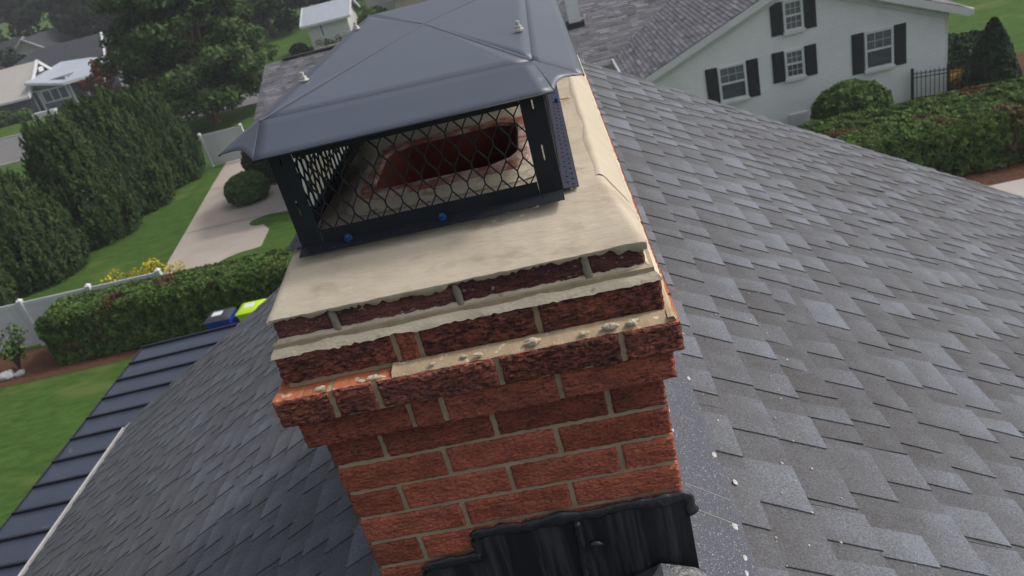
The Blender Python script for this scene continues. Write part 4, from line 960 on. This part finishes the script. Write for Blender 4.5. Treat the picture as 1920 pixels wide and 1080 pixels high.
b = MB(); b.box(-7.3, 2.86, wy - .05, wy + .06, ZE - .20, ZE - .03); b.box(2.80, 2.92, 24.2, 28.8, ZE - .21, ZE - .03); b.build('gutter', M['white_trim'], wh)
b = MB(); b.box(XC + 4.57, XC + 4.67, YW + .05, YW + .15, ZG, ZE - .2); b.build('downspout', M['white_trim'], wh)
def window(cx, zt, zb, w, sh):
    h_ = zt - zb; f = MB(); y = YW
    f.box(cx - w / 2, cx - w / 2 + .07, y - .045, y + .02, zb, zt); f.box(cx + w / 2 - .07, cx + w / 2, y - .045, y + .02, zb, zt); f.box(cx - w / 2 + .07, cx + w / 2 - .07, y - .045, y + .02, zt - .07, zt); f.box(cx - w / 2 + .07, cx + w / 2 - .07, y - .045, y + .02, zb, zb + .06)
    fo = f.build('window', M['white_trim'], wh, loc=(cx, y, zb))
    zm = (zt + zb) / 2
    b = MB(); b.box(cx - w / 2 + .07, cx + w / 2 - .07, y - .040, y - .005, zm - .03, zm + .03); b.build('meeting_rail', M['white_trim'], fo)
    b = MB(); b.box(cx - w / 2 + .07, cx + w / 2 - .07, y - .012, y - .006, zm + .03, zt - .07); b.build('pane', M['glass'], fo)
    b = MB(); b.box(cx - w / 2 + .07, cx + w / 2 - .07, y - .010, y - .004, zb + .06, zm - .03); b.build('pane', M['glass_dark'], fo)
    for z0, z1 in ((zm + .03, zt - .07),) + (((zb + .06, zm - .03),) if w < .8 and cx > 7 else ()):
        for q in (1, 2): xx = cx - w / 2 + .07 + (w - .14) * q / 3; b = MB(); b.box(xx - .006, xx + .006, y - .020, y - .013, z0, z1); b.build('muntin', M['white_trim'], fo)
        b = MB(); b.box(cx - w / 2 + .07, cx + w / 2 - .07, y - .024, y - .0125, (z0 + z1) / 2 - .006, (z0 + z1) / 2 + .006); b.build('muntin', M['white_trim'], fo)
    b = MB(); b.box(cx - w / 2 - .04, cx + w / 2 + .04, y - .10, y + .02, zb - .09, zb - .001); b.build('sill', M['white_trim'], fo)
    for s_ in (-1, 1):
        x0 = cx + s_ * (w / 2 + .02 + sh / 2); b = MB(); b.box(x0 - sh / 2, x0 + sh / 2, y - .025, y + .01, zb - .06, zt + .02)
        so_ = b.build('shutter', M['shutter'], wh, loc=(x0, y, zb))
        for za, zc in ((zb + .0, zm - .05), (zm + .03, zt - .05)):
            b = MB(); b.box(x0 - sh / 2 + .05, x0 + sh / 2 - .05, y - .036, y - .024, za, zc); b.build('shutter_panel', M['shutter'], so_)
sc = lambda X: 0.548 + (X - 0.548) * 1.4
sz = lambda Z: 0.884 + (Z - 0.884) * 1.4
window(sc(4.52), sz(-3.93), sz(-4.73), 0.88, 0.37)
window(sc(5.96), sz(-2.84), sz(-3.49), 0.60, 0.37)
window(sc(5.92), sz(-3.91), sz(-4.54), 0.60, 0.37)
window(sc(7.78), sz(-3.91), sz(-4.76), 0.88, 0.37)
b = MB(); b.box(sc(5.70), sc(6.14), YW - .05, YW + .01, sz(-5.69), sz(-5.38)); gv = b.build('crawl_door', M['white_trim'], wh)
for q in range(6):
    z = sz(-5.66) + q * .062; b = MB(); b.box(sc(5.72), sc(6.12), YW - .07, YW - .045, z, z + .04); b.build('slat', M['white_trim'], gv)
wp = thing('vent_stack', 'tall square white chimney stack rising from the grey wing roof', 'chimney', (1.85, 31.45, -5.2))
b = MB(); b.box(1.60, 2.08, 31.2, 31.7, -5.2, -1.2); b.build('stack', M['white_trim'], wp); b = MB(); b.box(1.5, 2.18, 31.1, 31.8, -5.2, -4.62); b.build('collar', M['dark_shingle'], wp)
b = MB(); b.tube([(2.08, 31.3, -4.55), (2.22, 31.28, -4.55), (2.25, 31.27, -4.42)], .03, 6); b.build('spout', M['white_trim'], wp)
# black fence
t = thing('metal_fence', 'black metal picket fence beside the corner of the white house', 'fence', (12.4, 24.0, ZG))
pA, pB = Vector((11.62, 24.25, ZG)), Vector((13.6, 23.75, ZG)); nP = 17
for k in range(nP):
    p = pA.lerp(pB, k / (nP - 1)); post = k in (0, 8, 16); b = MB(); r_ = .035 if post else .009; b.box(p.x - r_, p.x + r_, p.y - r_, p.y + r_, ZG, ZG + (1.08 if post else .98)); b.build('post' if post else 'picket', M['black_metal'], t, loc=p)
for z in (.12, .78, .90): b = MB(); b.bar(pA + Vector((0, 0, z)), pB + Vector((0, 0, z)), .022, .022); b.build('rail', M['black_metal'], t)

# ================================================================== GREY-ROOFED GARAGE BEHIND THE CAP
gr = thing('garage', 'white garage under a grey shingle roof, half hidden behind the chimney cap', 'garage', (-5, 30, ZG))
b = MB(); b.box(-9.8, -1.5, 27.1, 33.1, ZG, -4.62); prism_ = [(27.1, -4.62), (33.1, -4.62), (30.12, -3.36)]
b.add([(-9.8, y, z) for y, z in prism_] + [(-1.5, y, z) for y, z in prism_], [(0, 2, 1), (3, 4, 5)]); b.build('wall', M['white_siding'], gr)
gs = math.hypot(3.33, 1.35)
stepped_roof('roof_slope', M['far_shingle'], gr, (-10.16, 30.12, -3.22), (1, 0, 0), (0, -3.33, -1.35), 9, gs, 0.145)
b = MB(); b.add([(-10.16, 30.12, -3.22), (-1.16, 30.12, -3.22), (-1.16, 33.45, -4.57), (-10.16, 33.45, -4.57)], [(0, 1, 2, 3)]); b.build('roof_slope', M['far_shingle'], gr, tint=True)
b = MB(); b.box(-9.4, -1.2, 30.0, 30.25, -3.23, -3.16); b.build('ridge_vent', M['dark_shingle'], gr)
b = MB(); b.box(-9.0, -8.0, 27.04, 27.1, ZG, ZG + 2.05); b.build('door', M['tan_siding'], gr)

# ================================================================== HOUSES ACROSS THE STREET
gh = thing('gray_house', 'gray house with pale porch roof and dark hip roof across the street', 'house', (-46, 75, ZG))
def roofquad(name, m, parent, pts, th=0.12):
    b = MB(); pts = [Vector(p) for p in pts]; n_ = (pts[1] - pts[0]).cross(pts[2] - pts[0]).normalized()
    if n_.z < 0: n_ = -n_
    k = len(pts); b.add([p for p in pts] + [p - n_ * th for p in pts], [tuple(range(k)), tuple(reversed(range(k, 2 * k)))] + [(i, (i + 1) % k, (i + 1) % k + k, i + k) for i in range(k)]); return b.build(name, m, parent, tint=True)
b = MB()
prism_ = [(72.0, ZG - .3), (78.0, ZG - .3), (78.0, -6.2), (75.0, -4.05), (72.0, -6.2)]
b.add([(-60, y, z) for y, z in prism_] + [(-46.7, y, z) for y, z in prism_], [(4, 3, 2, 1, 0), (5, 6, 7, 8, 9)] + [(i, (i + 1) % 5, (i + 1) % 5 + 5, i + 5) for i in range(5)]); b.build('wall', M['gray_siding'], gh)
b = MB(); b.box(-46.7, -42.95, 72.6, 77.5, ZG - .3, -5.55); b.build('sunroom_wall', M['gray_siding'], gh)
b = MB(); b.box(-42.9, -39.5, 75.0, 79.0, ZG - .3, -5.9); b.build('porch_wall', M['gray_siding'], gh)
roofquad('roof_slope', M['tan_shingle'], gh, [(-61, 71.4, -6.42), (-46.3, 71.4, -6.42), (-46.3, 75.0, -3.85), (-61, 75.0, -3.85)])
roofquad('roof_slope', M['tan_shingle'], gh, [(-61, 78.6, -6.42), (-46.3, 78.6, -6.42), (-46.3, 75.0, -3.85), (-61, 75.0, -3.85)])
b = MB()
for y2 in (71.4, 78.6): b.bar((-46.25, y2, -6.45), (-46.25, 75, -3.88), .12, .30)
b.bar((-61, 71.35, -6.5), (-46.25, 71.35, -6.5), .1, .2); b.build('fascia', M['white_trim'], gh)
roofquad('porch_roof', M['light_metal'], gh, [(-46.4, 71.9, -5.22), (-42.8, 71.6, -5.95), (-39.4, 73.0, -6.0), (-39.4, 79, -5.4), (-46.4, 79, -4.75)], .1)
b = MB(); b.bar((-46.4, 71.85, -5.35), (-42.8, 71.55, -6.08), .1, .22); b.bar((-42.8, 71.55, -6.08), (-39.3, 72.95, -6.13), .1, .22); b.build('porch_fascia', M['white_trim'], gh)
b = MB(); b.box(-54, -39.2, 79.2, 88, ZG, -5.2); b.build('main_wall', M['white_siding'], gh)
roofquad('hip_roof', M['dark_shingle'], gh, [(-55, 78.4, -5.25), (-41.6, 78.4, -5.25), (-43.6, 83.5, -3.35), (-51, 83.5, -3.35)])
roofquad('hip_roof', M['dark_shingle'], gh, [(-41.6, 78.4, -5.25), (-38.6, 88.5, -5.25), (-43.6, 83.5, -3.35)])
b = MB(); b.bar((-55, 78.35, -5.35), (-38.9, 78.35, -5.35), .12, .28); b.bar((-41.6, 78.4, -5.2), (-43.6, 83.5, -3.3), .2, .06); b.build('fascia', M['white_trim'], gh)
def far_window(parent, x0, x1, y, z0, z1, n_, name='window'):
    b = MB(); b.box(x0 - .14, x1 + .14, y - .06, y, z0 - .14, z1 + .14); fo = b.build(name, M['white_trim'], parent, loc=((x0 + x1) / 2, y, z0)); w = (x1 - x0) / n_
    for q in range(n_): b = MB(); b.box(x0 + q * w + .07, x0 + (q + 1) * w - .07, y - .085, y - .055, z0, z1); b.build('pane', M['glass_dark'], fo)
far_window(gh, -45.75, -43.3, 72.6, -7.35, -6.4, 3)
far_window(gh, -46.62, -46.1, 72.6, ZG + .1, -6.3, 1, 'door')
far_window(gh, -51.6, -50.6, 72.0, -8.0, -6.9, 1)
for x in (-42.9, -46.75): b = MB(); b.box(x - .1, x + .1, 72.5, 72.6, ZG, -5.6); b.build('corner_board', M['white_trim'], gh)
for x in (-41.9, -40.9, -39.9): b = MB(); b.box(x - .07, x + .07, 73.2, 73.34, ZG, -6.1); b.build('porch_post', M['white_trim'], gh)
b = MB(); b.box(-46.30, -46.2, 74.6, 75.4, -4.85, -4.45); b.build('gable_ornament', M['white_trim'], gh)
def simple_house(label, x0, x1, y0, y1, ze, zp, wallm, roofm, axis='x', wins=()):
    t = thing('far_house', label, 'house', ((x0 + x1) / 2, (y0 + y1) / 2, ZG)); b = MB()
    if axis == 'x':
        ym = (y0 + y1) / 2; pf = [(y0, ZG), (y1, ZG), (y1, ze), (ym, zp - .15), (y0, ze)]; b.add([(x0, y, z) for y, z in pf] + [(x1, y, z) for y, z in pf], [(4, 3, 2, 1, 0), (5, 6, 7, 8, 9)] + [(i, (i + 1) % 5, (i + 1) % 5 + 5, i + 5) for i in range(5)])
        e = .4; k = (zp - ze) / (ym - y0)
        for ya in (y0 - e, y1 + e): roofquad('roof_slope', roofm, t, [(x0 - e, ya, ze - e * k), (x1 + e, ya, ze - e * k), (x1 + e, ym, zp), (x0 - e, ym, zp)])
        f = MB(); f.bar((x0 - e, y0 - e - .05, ze - e * k - .1), (x1 + e, y0 - e - .05, ze - e * k - .1), .1, .2)
        for xx in (x0 - e, x1 + e): f.bar((xx, y0 - e, ze - e * k - .08), (xx, ym, zp - .08), .1, .22); f.bar((xx, y1 + e, ze - e * k - .08), (xx, ym, zp - .08), .1, .22)
    else:
        xm = (x0 + x1) / 2; pf = [(x0, ZG), (x1, ZG), (x1, ze), (xm, zp - .15), (x0, ze)]; prism(b, pf, y0, y1); e = .4; k = (zp - ze) / (xm - x0)
        for xa in (x0 - e, x1 + e): roofquad('roof_slope', roofm, t, [(xa, y0 - e, ze - e * k), (xa, y1 + e, ze - e * k), (xm, y1 + e, zp), (xm, y0 - e, zp)])
        f = MB()
        for xa in (x0 - e, x1 + e): f.bar((xa, y0 - e, ze - e * k - .1), (xm, y0 - e, zp - .1), .1, .25)
    b.build('wall', wallm, t); f.build('fascia', M['white_trim'], t)
    for w in wins: far_window(t, *w)
    return t
simple_house('white gabled house with a dark roof behind the gray house', -66, -59.2, 101, 108, -4.9, -2.6, M['white_siding'], M['dark_shingle'], 'y', wins=[(-63.6, -61.8, 101, -7.4, -6.2, 2)])
simple_house('long dark roofed white house at the far left edge', -80, -66.5, 102, 112, -5.0, -2.6, M['white_siding'], M['dark_shingle'], 'x', wins=[(-69.5, -67.9, 102, -7.5, -6.2, 2)])
simple_house('small white house among the far trees, above the gray house', -57.5, -52.3, 118, 126, -3.3, -1.2, M['white_siding'], M['light_metal'], 'y', wins=[(-55.6, -54.4, 118, -6, -4.8, 1)])
sh = simple_house('small white shed with a pale metal roof and one dark slit window across the street', -19.0, -15.4, 69.3, 73.4, -5.85, -4.85, M['white_siding'], M['light_metal'], 'x', wins=[(-17.9, -17.66, 69.3, -7.2, -6.35, 1)])
b = MB(); b.box(-18.6, -14.0, 68.3, 68.6, ZG, ZG + .35); b.build('planter', M['concrete_new'], sh)
cs = [(-18.3 + .35 * k, 68.9, ZG + .4 + random.uniform(0, .4)) for k in range(11)]; P, N, T = clumps(cs, [.28] * 11, 260); leaf_mesh('planting', M['holly_leaf'], P, N, .14, sh, tint=T)
simple_house('tan house with a brown roof edge at the top, behind the chimney cap', -11.2, 3.0, 69.5, 79, -5.4, -3.2, M['tan_siding'], M['tan_shingle'], 'x', wins=[(-6.2, -4.8, 69.5, -7.3, -6.2, 2)])
simple_house('white two storey house corner right of the shed, at the top edge', -14.8, -12.2, 76, 84, -3.5, -1.5, M['white_siding'], M['light_metal'], 'x')

# ================================================================== TREES
def cypress(x, y, h, r, label):
    t = thing('cypress_tree', label, 'tree', (x, y, ZG), 'evergreens in a row along the lawn')
    b = MB(); b.tube([(x, y, ZG), (x, y, ZG + h * .9)], [.12, .03], 8); b.build('trunk', M['bark'], t)
    b = MB()
    def env(z): return r * min(1.0, (1.02 - z) ** 0.44 * 1.05) * (0.80 + 0.20 * min(1, z * 5))
    def F(a, c):
        z = c * .92; q = env(z) * .66; return Vector((x + q * math.cos(a * 2 * math.pi), y + q * math.sin(a * 2 * math.pi), ZG + .05 + z * h))
    b.grid(F, 14, 8).build('inner_crown', M['core_dark'], t, smooth=True)
    k = 900; P = []; N = []; U = []; T = []
    for q in range(k):                     # upright plumes
        z = random.random() ** 1.15 * .95; a = random.random() * 2 * math.pi; e = env(z) * (0.80 + .20 * random.random()) * (1 + .10 * noise.noise(Vector((a * 2, z * 5, x))))
        c = np.array((x + e * math.cos(a), y + e * math.sin(a), ZG + .1 + z * h)); out = np.array((math.cos(a), math.sin(a), 0.0))
        m2 = 46; ln = random.uniform(.45, .95); s_ = rng.random(m2) ; pts = c + out * .22 * s_[:, None] + np.array((0, 0, 1)) * (ln * (s_ - .3))[:, None] + rng.normal(0, 1, (m2, 3)) * (.115 * (1.05 - s_))[:, None]
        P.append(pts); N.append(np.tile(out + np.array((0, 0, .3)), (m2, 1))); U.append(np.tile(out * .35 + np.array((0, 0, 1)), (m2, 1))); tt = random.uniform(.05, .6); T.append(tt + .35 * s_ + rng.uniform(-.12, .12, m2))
    leaf_mesh('crown', M['cypress_leaf'], np.concatenate(P), np.concatenate(N), .050, t, aspect=3.6, tilt=.6, tint=np.concatenate(T), up=np.concatenate(U))
for x, y, h_, r_, lb in ((-21.2, 23.9, 3.6, 1.5, 'nearest of the feathery dark evergreens, low at the left edge above the fence'), (-20.0, 26.2, 3.7, 1.85, 'second feathery dark evergreen from the fence, at the left edge'),
                         (-19.2, 29.6, 5.0, 1.85, 'middle feathery dark evergreen in front of the gray house porch'), (-19.1, 32.8, 5.1, 2.05, 'tall feathery dark evergreen in front of the red leaved tree'), (-18.7, 36.0, 4.5, 1.85, 'last feathery dark evergreen, touching the short white fence panel')):
    cypress(x, y, h_, r_, lb)
def tree(name, label, x, y, h, cr, leafm, trunks=1, base=.28, cb=.3, per=85, size=.22, bark=M['bark'], group=None, n=46, flat=.75, spread=1.0, zmin=None):
    t = thing(name, label, 'tree', (x, y, ZG), group); b = MB(); cs = []; rs = []
    for k in range(n):
        a = random.random() * 2 * math.pi; zz = random.random(); rr = cr * math.sqrt(random.random()) * (1 - .45 * abs(zz - .35) ** 1.2 * 1.6) * spread
        cs.append((x + rr * math.cos(a), y + rr * math.sin(a), ZG + h * (cb + (1 - cb) * zz * (1 - .35 * (rr / cr) ** 2)))); rs.append(random.uniform(.16, .30) * cr)
    for q in range(trunks):
        a = 2 * math.pi * q / max(1, trunks) + .4; bx, by = (x + (.25 * math.cos(a) if trunks > 1 else 0), y + (.25 * math.sin(a) if trunks > 1 else 0)); tp = (x + .3 * cr * math.cos(a) * (trunks > 1), y + .3 * cr * math.sin(a) * (trunks > 1), ZG + h * .72)
        mid = ((bx + tp[0]) / 2 + random.uniform(-.2, .2), (by + tp[1]) / 2, ZG + h * .34); rb = base / math.sqrt(trunks); b.tube([(bx, by, ZG - .1), (bx, by, ZG + .3), mid, tp], [rb * 1.3, rb, rb * .75, rb * .25], 9)
    b.build('trunk', bark, t); b = MB()
    for c in random.sample(cs, min(16, n)): b.tube([(x, y, ZG + h * .33), ((x + c[0]) / 2, (y + c[1]) / 2, (ZG + h * .36 + c[2]) / 2), c], [base * .45, base * .28, .03], 6)
    b.build('limbs', bark, t)
    P, N, T = clumps(cs, rs, per, flat=flat, shell=.35); T = T + .30 * np.array([noise.noise(Vector(p) * .55) for p in P]); leaf_mesh('crown', leafm, P, N, size, t, tint=T)
    return t
tree('shade_tree', 'large leafy multi-stemmed tree by the street, left of the chimney cap', -20.8, 48.5, 10.4, 4.7, M['tree_leaf'], trunks=5, base=.36, cb=.15, per=230, size=.18, bark=M['bark_warm'], n=170, flat=.6)
tree('maple_tree', 'small red leaved tree in front of the gray house porch', -35.2, 64.0, 4.0, 1.9, M['maple_leaf'], base=.12, cb=.25, per=300, size=.17, n=34)
tree('shade_tree', 'dark tree with a thick bare trunk on the far lawn, behind the large street tree', -24.2, 68.0, 12, 4.6, M['dark_leaf'], base=.5, cb=.33, per=150, size=.25, n=80)
far = [(-66, 93, 13, 5.5), (-58, 112, 16, 7), (-76, 100, 15, 7), (-84, 118, 20, 9), (-68, 125, 20, 9), (-47, 104, 13, 5.5), (-40, 112, 17, 7.5), (-33, 100, 14, 6.0), (-28, 88, 12, 5.2), (-21, 96, 14, 6), (-50, 130, 20, 9), (-12, 112, 16, 7), (-36, 90, 9, 4.2), (-4, 100, 14, 6), (6, 95, 14, 6), (-97, 110, 20, 9)]
lbs = ['broad dark tree behind the gray house roof', 'tall dark tree in the far wood, above the white gabled house', 'dark tree at the top left corner', 'tallest dark tree at the far left corner', 'dark far tree behind the white gabled house', 'dark bushy tree right of the small white far house', 'dark far tree above the large street tree', 'dark full tree behind the thick bare trunk', 'dark tree standing left of the white shed', 'dark tree behind the white shed roof', 'far tree in the wood behind the small white house', 'tree behind the tan house, at the top edge', 'low dark tree on the far lawn beyond the street', 'tree behind the tan house roof, left of the chimney cap top', 'tree far behind the chimney cap hood', 'outermost dark tree at the far left']
for (x, y, h_, r_), lb in zip(far, lbs): tree('shade_tree', lb, x, y, h_, r_, M['dark_leaf'], base=.3, cb=.10, per=42, size=.46, n=60, group='trees of the far wood')
for lb, c, r_, cnt, mm in (('low bush under the window of the gray house, leftmost', (-49.6, 71.0, ZG + .5), (1.6, .8, .9), 1500, M['hedge_leaf']), ('low bush by the door of the gray house', (-47.3, 71.2, ZG + .4), (.9, .7, .7), 900, M['hedge_leaf']),
                           ('leafy bush between the shed and the tan house', (-13.4, 70.5, ZG + .8), (1.6, 1.4, 1.5), 2200, M['holly_leaf']), ('small bush in front of the tan house wall', (-11.6, 68.2, ZG + .4), (1.4, .9, .8), 1200, M['holly_leaf']),
                           ('dark low bush left of the shed planter', (-20.3, 69.4, ZG + .4), (.8, .7, .6), 700, M['dark_leaf'])):
    blob('shrub', lb, 'bush', c, r_, cnt, .16, mm)
b = MB(); b.box(-46.4, -44.2, 70.6, 71.2, ZG, ZG + .45); bo = b.build('porch_clutter', M['white_trim'], gh)

# ================================================================== AIR
hb = MB(); hb.box(-230, 120, -60, 160, ZG - 1.0, 14.0)
hm = bpy.data.materials.new('haze'); hm.use_nodes = True; hn = hm.node_tree.nodes; hn.clear()
ho_ = hn.new('ShaderNodeOutputMaterial'); hv = hn.new('ShaderNodeVolumePrincipled'); hv.inputs['Color'].default_value = (0.93, 0.95, 1.0, 1); hv.inputs['Density'].default_value = 0.0008; hv.inputs['Anisotropy'].default_value = 0.2
hm.node_tree.links.new(hv.outputs[0], ho_.inputs['Volume'])
hz_o = hb.build('haze', hm, kind='stuff')
